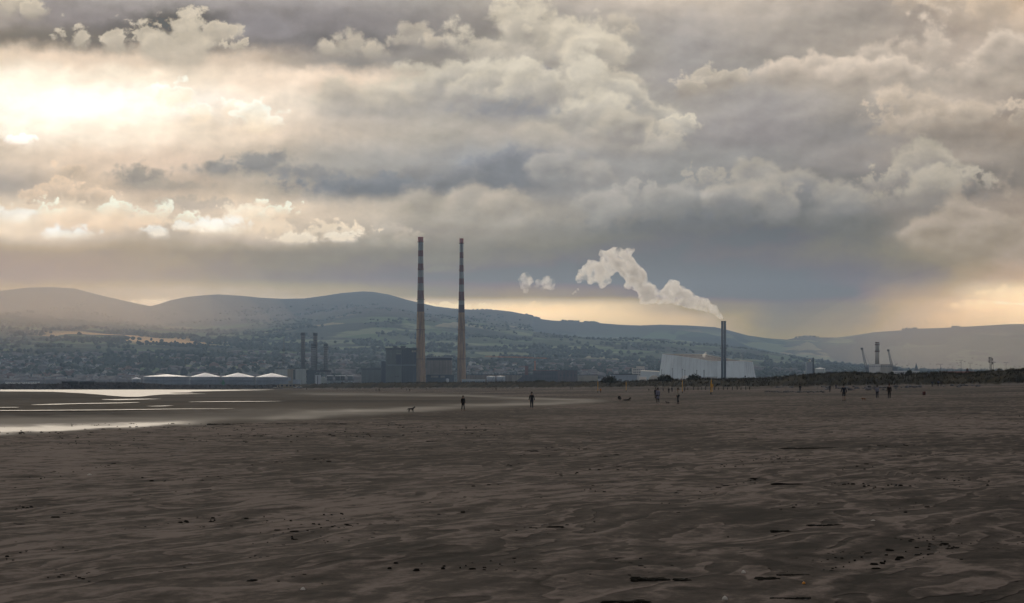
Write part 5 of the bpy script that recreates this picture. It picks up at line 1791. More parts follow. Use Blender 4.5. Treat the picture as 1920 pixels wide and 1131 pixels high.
# ------------------------------------------------------------------ things on the breakwater
def shore_things():
    D = 1620
    for p0, p1, tp, lab in ((116, 146, 715.2, "left of two low dark sheds on the breakwater"), (149.5, 177, 715.2, "right of two low dark sheds on the breakwater")):
        s = thing("dark_shed", lab, "shed", (X(p0, D), D, 2.5), "dark sheds on the breakwater")
        MB().pbox(p0, p1, tp + .8, 721, D, 3).build("wall", M['black'], s)
        MB().pbox(p0 - .3, p1 + .3, tp, tp + .75, D - .2, 3.4).build("roof", M['trim_dark'], s)
        MB().pbox(p0 + 4, p0 + 9, tp + 1.6, 720, D - .06, .08).build("door", M['steel_dark'], s)
    D = 1900
    b = thing("harbour_beacon", "small green lattice harbour beacon in front of the cone roofed tanks", "beacon", (X(418.5, D), D, 0))
    cx = X(418.5, D)
    lattice(b, cx, D, -.4, Z(716.2, D), .85, .5, M['green_paint'], 5, .12, "lattice_tower")
    MB().box(cx - 1.5, cx + 1.5, D - .8, D + .8, Z(718.8, D), Z(717.6, D)).build("platform", M['green_paint'], b)
    MB().lathe(cx, D, [(.45, Z(716.2, D)), (.45, Z(714, D)), (.1, Z(713, D))], 10).build("lantern", M['green_paint'], b)
    D = 2000
    k = thing("kiosk", "long low yellowish kiosk at the end of the breakwater below the cream plant", "kiosk", (X(539, D), D, 0))
    MB().pbox(524, 554.6, 720.9, 727, D, 4).build("wall", M['tan'], k)
    MB().pbox(523.6, 555, 719.8, 720.8, D - .4, 4.8).build("roof", M['cream'], k)
    for p0 in (527, 536, 543, 549):
        MB().pbox(p0, p0 + 3.6, 721.8, 724.8, D - .06, .1).build("window", M['steel_dark'], k)
    for p, lab, m_ in ((549.5, "white car parked left of a grey one in front of the yellowish kiosk", 'car_white'), (556.5, "grey car parked at the right end of the yellowish kiosk", 'car_grey'), (512, "small pale van parked left of the yellowish kiosk", 'white_wall')):
        d = 1980
        c = thing("parked_car", lab, "car", (X(p, d), d, 0), "cars parked by the kiosk")
        x0, z0 = X(p, d), Z(728.2, d)
        h = 1.0 if m_ != 'white_wall' else 1.5
        MB().box(x0, x0 + 3.6, d, d + 1.7, z0 + .3, z0 + .85).build("body", M[m_], c)
        MB().add([(x0 + .5, d + .1, z0 + .86), (x0 + 3.0, d + .1, z0 + .86), (x0 + 3.0, d + 1.6, z0 + .86), (x0 + .5, d + 1.6, z0 + .86), (x0 + 1.0, d + .2, z0 + .4 + h), (x0 + 2.5, d + .2, z0 + .4 + h), (x0 + 2.5, d + 1.5, z0 + .4 + h), (x0 + 1.0, d + 1.5, z0 + .4 + h)],
                 [(0, 1, 5, 4), (1, 2, 6, 5), (2, 3, 7, 6), (3, 0, 4, 7), (4, 5, 6, 7)]).build("cabin", M['glass'], c)
        for s in (.7, 2.9):
            for y in (d - .02, d + 1.55):
                w = MB()
                w.tube((x0 + s, y, z0 + .32), (x0 + s, y + .18, z0 + .32), .32, n=12)
                w.build("wheel", M['rubber'], c)


shore_things()


# ------------------------------------------------------------------ posts, stakes and boulders
def beach_things():
    for k, (px, tp, bt, lab) in enumerate(((1121, 713.5, 736.5, "leftmost slim yellow post on the beach, below the tan shed"), (1174, 714.5, 735, "second slim yellow post, below the long grey shed"),
                                           (1279.4, 711.5, 738, "third slim yellow post, beside the woman in a cream top"), (1333, 709.5, 740, "rightmost yellow post, thicker and with a board at its top"))):
        p = to_ground(px, bt)
        h = (bt - tp) * p.y / F
        t = thing("marker_post", lab, "post", p, "yellow marker posts on the beach")
        r = .07 if k < 3 else .10
        MB().tube((p.x, p.y, p.z - .3), (p.x, p.y, p.z + .45), r * 1.1, n=8).build("foot", M['black'], t)
        MB().tube((p.x, p.y, p.z + .45), (p.x + (.1 if k == 3 else 0), p.y, p.z + h - .25), r, n=8).build("shaft", M['yellow'], t)
        MB().lathe(p.x + (.1 if k == 3 else 0), p.y, [(r * 1.25, p.z + h - .25), (r * 1.25, p.z + h - .05), (.02, p.z + h)], 8).build("cap", M['tan'], t)
        if k == 3:
            MB().box(p.x - .1, p.x + .42, p.y - .14, p.y - .10, p.z + h - 1.7, p.z + h - 1.1).build("sign_board", M['yellow'], t)
            MB().tube((p.x + .3, p.y - .05, p.z + .5), (p.x + .24, p.y - .05, p.z + h - 1.2), .05, n=6).build("brace", M['yellow'], t)
    base = None
    for i in range(16):
        px = 1283 + i * 8.2 + rng.uniform(-1.5, 1.5)
        p = to_ground(px, 731.2 + rng.uniform(-.3, .3))
        if base is None:
            mb = MB().tube((0, 0, -.3), (.03, 0, rng.uniform(.7, .82)), .12, .10, n=7)
            base = mb.build("wooden_stake", M['stake'])
            o = base
        else:
            o = base.copy()
            COL.objects.link(o)
        o.location = p
        o.scale = (1, 1, rng.uniform(.75, 1.25))
        o.rotation_euler = (0, rng.uniform(-.08, .08), rng.uniform(0, 6))
        tag(o, "short grey wooden stake in the broken row at the foot of the dunes", "stake", "wooden stakes at the foot of the dunes")
    # boulders: several shapes, each stone its own object
    shapes = []
    for k in range(7):
        bm = bmesh.new()
        bmesh.ops.create_icosphere(bm, subdivisions=3, radius=1)
        for v in bm.verts:
            n = v.co.normalized()
            f = 1 + .30 * float(fbm(np.array([n.x * 1.4 + k * 7]), np.array([n.y * 1.4 + n.z * 1.7]), 3, 120 + k)[0])
            v.co = Vector((n.x * f, n.y * f * .8, n.z * f * .62))
            v.co.z = max(v.co.z, -.35)
        me = bpy.data.meshes.new("boulder")
        bm.to_mesh(me)
        bm.free()
        me.materials.append(M['rock' if k % 3 else 'rock_pale'])
        shapes.append(me)

    def rock(px, py, wpx, lab, grp, k):
        p = to_ground(px, py)
        o = bpy.data.objects.new("boulder", shapes[k % 7])
        COL.objects.link(o)
        r = wpx / 2 * p.y / F
        o.scale = (r, r * .9, r * rng.uniform(.75, 1.1))
        o.location = (p.x, p.y, p.z + r * .18)
        o.rotation_euler = (rng.uniform(-.15, .15), rng.uniform(-.15, .15), rng.uniform(0, 6.28))
        tag(o, lab, "boulder", grp)
    k = 0
    for i in range(34):
        rock(1434 + i * 3.3 + rng.uniform(-1, 1), 735.6 + rng.uniform(-.7, .9), rng.uniform(3.5, 8.5), "dark wet boulder in the low line on open sand, left of the shorts walker", "dark boulders on the open sand", k)
        k += 1
    for i in range(46):
        px = rng.uniform(1528, 1724)
        rock(px, 725.5 + rng.uniform(0, 6.5) * (1 if px < 1690 else .3), rng.uniform(3, 10.5), "grey blue boulder scattered below the dunes behind the walkers on the right", "boulders below the right dunes", k)
        k += 1
    for i in range(12):
        rock(rng.uniform(1455, 1492), 726.6 + rng.uniform(-.5, .8), rng.uniform(3, 7), "grey boulder in the upper row right under the dune edge, above the dark line", "boulders under the dune edge", k)
        k += 1
    for i in range(9):
        rock(rng.uniform(1768, 1842), 722.6 + rng.uniform(0, 3.2), rng.uniform(4, 9), "grey boulder near the group of three standing by the far right dunes", "boulders at the far right", k)
        k += 1
    for q, w, lab in ((1797.5, 9, "flat dark boulder lying alone on pale sand in front of the far right boulders"), (1628, 11, "blue grey boulder with a pale face, above the orange dog"), (1660, 9, "pale boulder between the two walkers at right")):
        rock(q, 726.5 if q > 1700 else 731.5 if q < 1640 else 728.5, w, lab, None, k)
        k += 3
    p = to_ground(1732.5, 741)
    o = MB().lathe(p.x, p.y, [(.22, p.z - .05), (.24, p.z + .35), (.20, p.z + .5), (.05, p.z + .52)], 10).build("mooring_stump", M['brick'], None, True)
    tag(o, "small dark red stump standing alone on the sand at right", "stump")


beach_things()


# ------------------------------------------------------------------ litter on the sand
def litter():
    V, T = [], []

    def scrap(x, y, r, asp, h):
        z = float(beach_z(x, y))
        k = len(V)
        n = 7
        a0 = rng.uniform(-.5, .5)
        pts = []
        for i in range(n):
            a = 2 * math.pi * i / n
            f = rng.uniform(.6, 1.25)
            u, v = r * asp * f * math.cos(a), r * f * math.sin(a)
            pts.append((x + u * math.cos(a0) - v * math.sin(a0), y + u * math.sin(a0) + v * math.cos(a0)))
        V.extend([(a, b, z - .03) for a, b in pts])
        V.extend([(x + (a - x) * .6 + rng.normal() * r * .1, y + (b - y) * .6, z + h * rng.uniform(.5, 1.3)) for a, b in pts])
        V.append((x, y, z + h * 1.1))
        for i in range(n):
            j = (i + 1) % n
            T.extend([(k + i, k + j, k + n + j), (k + i, k + n + j, k + n + i), (k + n + i, k + n + j, k + 2 * n)])
    n = 0
    while n < 3000:
        D = 33 + 150 * rng.random() ** 1.5
        x = rng.uniform(-.215, .215) * D
        c = fbm(np.array([x / 5.0]), np.array([D / 9.0]), 3, 131)[0] + .35 * fbm(np.array([x / 1.2]), np.array([D / 2.5]), 2, 133)[0]
        c += .12 if x > 0 else -.04
        if rng.random() > sstep(-.25, .75, c):
            continue
        r = float(np.exp(rng.normal(-4.1, .45))) * (D / 55) ** .5
        scrap(x, D, r, rng.uniform(1.0, 3.0), r * rng.uniform(.10, .30))
        n += 1
    tag(raw_mesh("seaweed_scraps", V, T, M['weed']), kind='stuff')

    def heap(px, py, wpx, lab, m='weed', deep=1.0, name="seaweed_clump"):
        p = to_ground(px, py)
        w = wpx * p.y / F
        mb_v, mb_t = [], []
        k = int(30 + wpx * .75)
        for i in range(k):
            u = (i + rng.random()) / k - .5
            x = p.x + u * w
            y = p.y + rng.normal() * .09 * deep
            r = rng.uniform(.010, .042) * deep
            h = r * rng.uniform(.12, .45)
            z = float(beach_z(x, y))
            q = len(mb_v)
            for j in range(7):
                a = j * .8976
                f = rng.uniform(.6, 1.3)
                mb_v.append((x + 2.0 * r * f * math.cos(a), y + r * f * math.sin(a) * 1.6, z - .03))
            for j in range(7):
                a = j * .8976
                mb_v.append((x + 1.3 * r * math.cos(a) + rng.normal() * r * .2, y + r * math.sin(a), z + h * rng.uniform(.6, 1.2)))
            mb_v.append((x, y, z + h * 1.1))
            for j in range(7):
                jj = (j + 1) % 7
                mb_t += [(q + j, q + jj, q + 7 + jj), (q + j, q + 7 + jj, q + 7 + j), (q + 7 + j, q + 7 + jj, q + 14)]
        o = raw_mesh(name, mb_v, mb_t, M[m])
        return tag(o, lab, "seaweed", None)
    heap(1218, 1087, 62, "long black seaweed clump on the near sand, right of centre", deep=1.2)
    heap(1279, 1088, 22, "small black seaweed scrap just right of the long near clump")
    heap(1172, 1129, 78, "black seaweed strip on the bottom edge of the photo", deep=1.1)
    heap(1437, 1085, 36, "tangled black seaweed clump on the near sand at right", deep=1.0)
    heap(1488, 1078, 60, "thin broken line of black seaweed beside the tangled clump", deep=.5)
    heap(1480, 1122, 70, "broken line of black seaweed near the bottom right corner", deep=.6)
    heap(1548, 985, 66, "black seaweed line on the sand below the dark plank", deep=.8)
    heap(1462, 996, 26, "short black seaweed bar left of the seaweed line below the plank", deep=.8)
    heap(935, 846.5, 140, "long thin dark weed streak across the middle sand below the two walkers", deep=1.8)
    heap(845, 827.5, 90, "thin dark weed streak left of and beyond the longest streak", deep=1.6)
    heap(1515, 840.5, 110, "thin dark weed streak on the right middle sand", deep=1.4)
    heap(520, 795.5, 260, "very long thin dark weed line on the sand beside the wet flats", deep=2.4)
    heap(580, 1060, 18, "small dark weed lump on the left near sand", deep=.8)
    heap(473, 1089, 12, "tiny dark weed lump, left of three on the near sand", deep=.7)
    # the sunken plank
    p = to_ground(1475, 910)
    w = 58 * p.y / F
    mb = MB()
    n = 14
    prof = []
    for i in range(n + 1):
        u = i / n
        x = p.x - w / 2 + w * u
        prof.append((x, .035 + .022 * math.sin(math.pi * min(1, u * 1.1 + .1)) + .008 * math.sin(9 * u)))
    vs, fs = [], []
    for x, h in prof:
        vs += [(x, p.y - .12, p.z - .1), (x, p.y - .10, p.z + h), (x, p.y + .18, p.z + h - .01), (x, p.y + .20, p.z - .1)]
    for i in range(n):
        a = 4 * i
        for j in range(3):
            fs.append((a + j, a + 4 + j, a + 5 + j, a + 1 + j))
    fs += [(0, 1, 2, 3), (4 * n + 3, 4 * n + 2, 4 * n + 1, 4 * n)]
    mb.add(vs, fs)
    tag(mb.build("driftwood_plank", M['wood']), "long black plank half sunk in the sand, right of centre", "plank")
    # bright bits
    p = to_ground(1507, 1095.5)
    o = MB().lathe(p.x, p.y, [(.012, p.z - .01), (.020, p.z + .008), (.018, p.z + .024), (.007, p.z + .030)], 12).build("orange_float", M['orange'], None, True)
    tag(o, "small orange float lying on the near sand at right", "float")
    for px, py, lab in ((1394, 1075, "small bleached white shell on the near sand above the seaweed clump"), (1359, 1124, "small bleached white shell close to the bottom edge"), (1637, 979, "tiny white shell on the right sand beyond the seaweed line"), (168, 891, "tiny white shell on the left sand"), (568, 1107, "tiny white shell on the near left sand")):
        p = to_ground(px, py)
        s = .022 if py > 1000 else .045
        mb = MB()
        mb.lathe(p.x, p.y, [(s, p.z - .01), (s * .95, p.z + .012), (s * .6, p.z + .03), (s * .1, p.z + .04)], 10)
        o = mb.build("sea_shell", M['shellbit'], None, True)
        o.data.transform(Matrix.Translation(p) @ Matrix.Diagonal((1.4, .6, 1, 1)) @ Matrix.Translation(-p))
        tag(o, lab, "shell", "white shells on the sand")


litter()


# ------------------------------------------------------------------ people and dogs
def skinned(name, joints, bones, radii, m, parent=None, root=0, sub=1):
    """one continuous surface grown round a skeleton; joints: list of points, radii: (rx, ry) or r for each"""
    me = bpy.data.meshes.new(name)
    me.from_pydata([tuple(j) for j in joints], bones, [])
    o = bpy.data.objects.new(name, me)
    COL.objects.link(o)
    md = o.modifiers.new("skin", 'SKIN')
    md.use_smooth_shade = True
    lay = me.skin_vertices[0].data
    for i, r in enumerate(radii):
        lay[i].radius = r if isinstance(r, tuple) else (r, r)
        lay[i].use_root = (i == root)
    if sub:
        s = o.modifiers.new("smooth", 'SUBSURF')
        s.levels = s.render_levels = sub
    dg = bpy.context.evaluated_depsgraph_get()
    me2 = bpy.data.meshes.new_from_object(o.evaluated_get(dg))
    me2.name = name
    o.modifiers.clear()
    o.data = me2
    bpy.data.meshes.remove(me)
    me2.materials.clear()
    me2.materials.append(m)
    o.parent = parent
    return o


_cm = {}


def cloth(rgb):
    if rgb not in _cm:
        _cm[rgb] = mat("cloth", rgb, .9, .15, 4.0)
    return _cm[rgb]


SKIN = mat("skin", (.26, .15, .10), .6, .08, 8.0)
BLACK, NAVY, CHAR = (.012, .012, .013), (.012, .015, .028), (.022, .021, .022)


def person(px, py, hpx, label, top=BLACK, legs=BLACK, hair=(.02, .014, .01), shoe=BLACK, face=0.0, stride=.22, arms=(.25, -.2), spread=.10, coat=.0, shorts=False, bare=False, hood=False, lean=0.0, group=None, held=None, ground=None):
    """a standing or walking figure. face: degrees from facing the camera; stride: half step; coat: how far the top hangs below the hip"""
    p = ground or to_ground(px, py)
    h = hpx * p.y / F
    root_scale = h / 1.76
    st = stride
    J = {}
    J['pelvis'] = (0, 0, .96)
    J['waist'] = (0, -.01 - lean * .2, 1.14)
    J['chest'] = (0, -.01 - lean * .5, 1.34)
    J['neck'] = (0, -.02 - lean * .8, 1.50)
    J['jaw'] = (0, -.035 - lean, 1.585)
    J['head'] = (0, -.02 - lean, 1.665)
    J['crown'] = (0, -.01 - lean, 1.745)
    J['nose'] = (0, -.125 - lean, 1.62)
    for s, sg in (('l', 1), ('r', -1)):
        a = arms[0 if sg > 0 else 1]
        J['ear' + s] = (sg * .078, -.01 - lean, 1.63)
        J['sho' + s] = (sg * .185, -.01 - lean * .6, 1.43)
        J['elb' + s] = (sg * (.205 + spread * .5), .02 - a * .25, 1.15)
        J['wri' + s] = (sg * (.225 + spread * .8), -.03 - a * .55, .93)
        J['palm' + s] = (sg * (.225 + spread * .8), -.05 - a * .62, .86)
        f = st if sg > 0 else -st
        J['hip' + s] = (sg * .09, 0, .92)
        J['kne' + s] = (sg * .10, -f * .55 - .03, .50)
        J['ank' + s] = (sg * .10, -f + (.05 if f < 0 else 0), .09 if f >= 0 else .13)
        J['toe' + s] = (sg * .12, -f - .16, .03)
        for i, (dx, ln) in enumerate(((-.030, .075), (-.012, .088), (.006, .092), (.024, .078))):
            J[f'fa{i}' + s] = (sg * (.225 + spread * .8) , -.05 - a * .64 + dx, .815)
            J[f'fb{i}' + s] = (sg * (.215 + spread * .8), -.06 - a * .64 + dx, .815 - ln * .75)
        J['tha' + s] = (sg * (.215 + spread * .8), -.095 - a * .62, .845)
        J['thb' + s] = (sg * (.205 + spread * .8), -.115 - a * .62, .805)
    E = [('pelvis', 'waist'), ('waist', 'chest'), ('chest', 'neck'), ('neck', 'jaw'), ('jaw', 'head'), ('head', 'crown'), ('jaw', 'nose')]
    Rd = dict(pelvis=(.13, .10), waist=(.125, .095), chest=(.15, .11), neck=.055, jaw=.068, head=(.078, .088), crown=.055, nose=.014)
    for s in 'lr':
        E += [('head', 'ear' + s), ('chest', 'sho' + s), ('sho' + s, 'elb' + s), ('elb' + s, 'wri' + s), ('wri' + s, 'palm' + s), ('pelvis', 'hip' + s), ('hip' + s, 'kne' + s), ('kne' + s, 'ank' + s), ('ank' + s, 'toe' + s)]
        Rd.update({'ear' + s: .016, 'sho' + s: .06, 'elb' + s: .042, 'wri' + s: .028, 'palm' + s: (.020, .042), 'hip' + s: .085, 'kne' + s: .056, 'ank' + s: .042, 'toe' + s: .034})
        for i in range(4):
            E += [('palm' + s, f'fa{i}' + s), (f'fa{i}' + s, f'fb{i}' + s)]
            Rd.update({f'fa{i}' + s: .0095, f'fb{i}' + s: .008})
        E += [('palm' + s, 'tha' + s), ('tha' + s, 'thb' + s)]
        Rd.update({'tha' + s: .011, 'thb' + s: .009})

    def make(name, keys, edges, rad, m, parent, root, sub=1):
        idx = {k: i for i, k in enumerate(keys)}
        return skinned(name, [J[k] for k in keys], [(idx[a], idx[b]) for a, b in edges], [rad[k] for k in keys], m, parent, idx[root], sub)
    keys = list(J)
    body = make("person", keys, E, Rd, SKIN, None, 'pelvis')
    body.location = p - Vector((0, 0, .0))
    body.scale = (root_scale,) * 3
    body.rotation_euler = (0, 0, R(face))
    tag(body, label, "person", group)
    # clothes, hair, shoes
    J['hem'] = (0, .01, .93 - coat)
    ck = ['waist', 'chest', 'collar', 'pelvis', 'hem'] + [a + s for s in 'lr' for a in ('sho', 'elb', 'wri')]
    J['collar'] = (0, -.015 - lean * .7, 1.46)
    J['shol'], J['shor'] = J['shol'], J['shor']
    cr = dict(waist=(.165, .13), chest=(.185, .14), collar=.085, pelvis=(.165, .135), hem=(.17 + coat * .12, .14 + coat * .14))
    for s in 'lr':
        cr.update({'sho' + s: .08, 'elb' + s: .06, 'wri' + s: .046})
    ce = [('waist', 'chest'), ('chest', 'collar'), ('waist', 'pelvis'), ('pelvis', 'hem')] + [e for s in 'lr' for e in (('chest', 'sho' + s), ('sho' + s, 'elb' + s), ('elb' + s, 'wri' + s))]
    make("coat" if coat > .1 else "jacket", ck, ce, cr, cloth(top), body, 'waist')
    tk = ['pelvis'] + [a + s for s in 'lr' for a in ('hip', 'kne')] + ([] if shorts else ['ankl', 'ankr'])
    tr = dict(pelvis=(.145, .115), hipl=.10, hipr=.10, knel=.075 if not shorts else .09, kner=.075 if not shorts else .09, ankl=.058, ankr=.058)
    te = [e for s in 'lr' for e in ([('pelvis', 'hip' + s), ('hip' + s, 'kne' + s)] + ([] if shorts else [('kne' + s, 'ank' + s)]))]
    make("shorts" if shorts else "trousers", tk, te, tr, cloth(legs), body, 'pelvis')
    for s in 'lr':
        J['heel' + s] = (J['ank' + s][0], J['ank' + s][1] + .05, J['toe' + s][2] + .015)
        make("shoe", ['heel' + s, 'toe' + s], [('heel' + s, 'toe' + s)], {'heel' + s: .052, 'toe' + s: .046}, cloth(shoe), body, 'heel' + s)
    J['h0'], J['h1'], J['h2'] = (0, .035 - lean, 1.60), (0, .02 - lean, 1.69), (0, -.03 - lean, 1.745)
    make("hood" if hood else "hair", ['h0', 'h1', 'h2'], [('h0', 'h1'), ('h1', 'h2')], {'h0': .072, 'h1': .092, 'h2': .062}, cloth(hair), body, 'h1')
    return body


def kneeler(px, py, hpx, label):
    """a person crouched over the sand, back bent"""
    p = to_ground(px, py)
    s = hpx * p.y / F / .95
    J = [(0, 0, .42), (-.12, 0, .58), (-.02, 0, .78), (.14, 0, .86), (.22, 0, .90), (.27, 0, .93),
         (.0, .09, .40), (.32, .11, .38), (.10, .11, .06), (.24, .11, .03), (.0, -.09, .40), (.34, -.11, .40), (.12, -.11, .06), (.26, -.11, .03),
         (.06, .17, .76), (.22, .20, .52), (.40, .15, .34), (.06, -.17, .76), (.24, -.20, .54), (.42, -.14, .36)]
    for sy in (.15, -.14):
        for i in range(4):
            J += [(.45, sy + (i - 1.5) * .02, .31), (.47, sy + (i - 1.5) * .02, .26)]
        J += [(.42, sy * .7, .33), (.44, sy * .6, .30)]
    B = [(0, 1), (1, 2), (2, 3), (3, 4), (4, 5), (0, 6), (6, 7), (7, 8), (8, 9), (0, 10), (10, 11), (11, 12), (12, 13), (2, 14), (14, 15), (15, 16), (2, 17), (17, 18), (18, 19)]
    rad = [(.13, .12), (.13, .12), (.14, .12), .055, .08, .07, .09, .06, .045, .035, .09, .06, .045, .035, .06, .042, .030, .06, .042, .030]
    for k, h in ((20, 16), (30, 19)):
        for i in range(4):
            B += [(h, k + 2 * i), (k + 2 * i, k + 2 * i + 1)]
        B += [(h, k + 8), (k + 8, k + 9)]
        rad += [.010, .008] * 4 + [.011, .009]
    b = skinned("person", J, B, rad, SKIN)
    b.location, b.scale = p, (s, s, s)
    tag(b, label, "person")
    skinned("jacket", [J[0], J[1], J[2], J[14], J[15], J[16], J[17], J[18], J[19], (.06, 0, .84)], [(0, 1), (1, 2), (2, 3), (3, 4), (4, 5), (2, 6), (6, 7), (7, 8), (2, 9)], [(.17, .16), (.18, .16), (.17, .15), .08, .06, .045, .08, .06, .045, .09], cloth(BLACK), b)
    skinned("trousers", [J[0], J[6], J[7], J[8], J[10], J[11], J[12]], [(0, 1), (1, 2), (2, 3), (0, 4), (4, 5), (5, 6)], [.14, .11, .08, .06, .11, .08, .06], cloth(CHAR), b)
    skinned("hair", [(.18, 0, .95), (.26, 0, 1.0)], [(0, 1)], [.08, .08], cloth((.02, .014, .01)), b)
    return b


def dog(px, py, lpx, label, rgb, face=0.0, head_down=False, tail_up=False, lying=False, hs=1.0):
    """a dog standing along +x before turning; lpx: body length in photo pixels"""
    p = to_ground(px, py)
    s = lpx * p.y / F / 1.0
    hz = .60 * hs if not lying else .16
    hd = -.28 if head_down else 0
    J = [(-.34, 0, hz), (-.10, 0, hz - .03), (.18, 0, hz - .02), (.34, 0, hz + .04), (.46, 0, hz + .20 + hd), (.52, 0, hz + .27 + hd), (.60, 0, hz + .23 + hd), (.68, 0, hz + .20 + hd)]
    r = [(.12, .12), (.115, .11), (.145, .15), .125, .085, .082, .052, .034]
    B = [(i, i + 1) for i in range(7)]
    k = len(J)
    for sy in (.055, -.055):
        J += [(.50, sy, hz + .33 + hd), (.48, sy * 1.4, hz + .41 + hd)]
        r += [.03, .012]
        B += [(5, k), (k, k + 1)]
        k += 2
    J += [(-.46, 0, hz + .02), (-.58, 0, hz + (.14 if tail_up else -.14)), (-.66, 0, hz + (.24 if tail_up else -.26))]
    r += [.045, .035, .022]
    B += [(0, k), (k, k + 1), (k + 1, k + 2)]
    k += 3
    for sy, off in ((.085, .08), (-.085, -.07)):
        if lying:
            J += [(-.30, sy * 1.3, .12), (-.12, sy * 1.8, .10), (-.24, sy * 1.9, .05), (-.10, sy * 1.9, .035)]
        else:
            J += [(-.33, sy, hz - .10), (-.25 + off, sy, hz * .56), (-.40 + off, sy, hz * .30), (-.34 + off, sy, .03)]
        r += [.085, .058, .034, .036]
        B += [(0, k), (k, k + 1), (k + 1, k + 2), (k + 2, k + 3)]
        k += 4
        if lying:
            J += [(.26, sy * 1.2, .12), (.30, sy * 1.5, .06), (.46, sy * 1.5, .045), (.56, sy * 1.5, .035)]
        else:
            J += [(.28, sy, hz - .12), (.24 - off, sy, hz * .58), (.28 - off * 1.4, sy, hz * .30), (.31 - off * 1.6, sy, .03)]
        r += [.075, .050, .034, .036]
        B += [(2, k), (k, k + 1), (k + 1, k + 2), (k + 2, k + 3)]
        k += 4
    o = skinned("dog", J, B, r, mat("dog_coat", rgb, .9, .35, 3.0), None, 1)
    o.location, o.scale = p, (s, s, s)
    o.rotation_euler = (0, 0, R(face))
    tag(o, label, "dog")
    skinned("collar", [(.405, 0, hz + .10 + hd * .45), (.43, 0, hz + .13 + hd * .5)], [(0, 1)], [.108, .104], cloth((.10, .03, .02)), o)
    return o


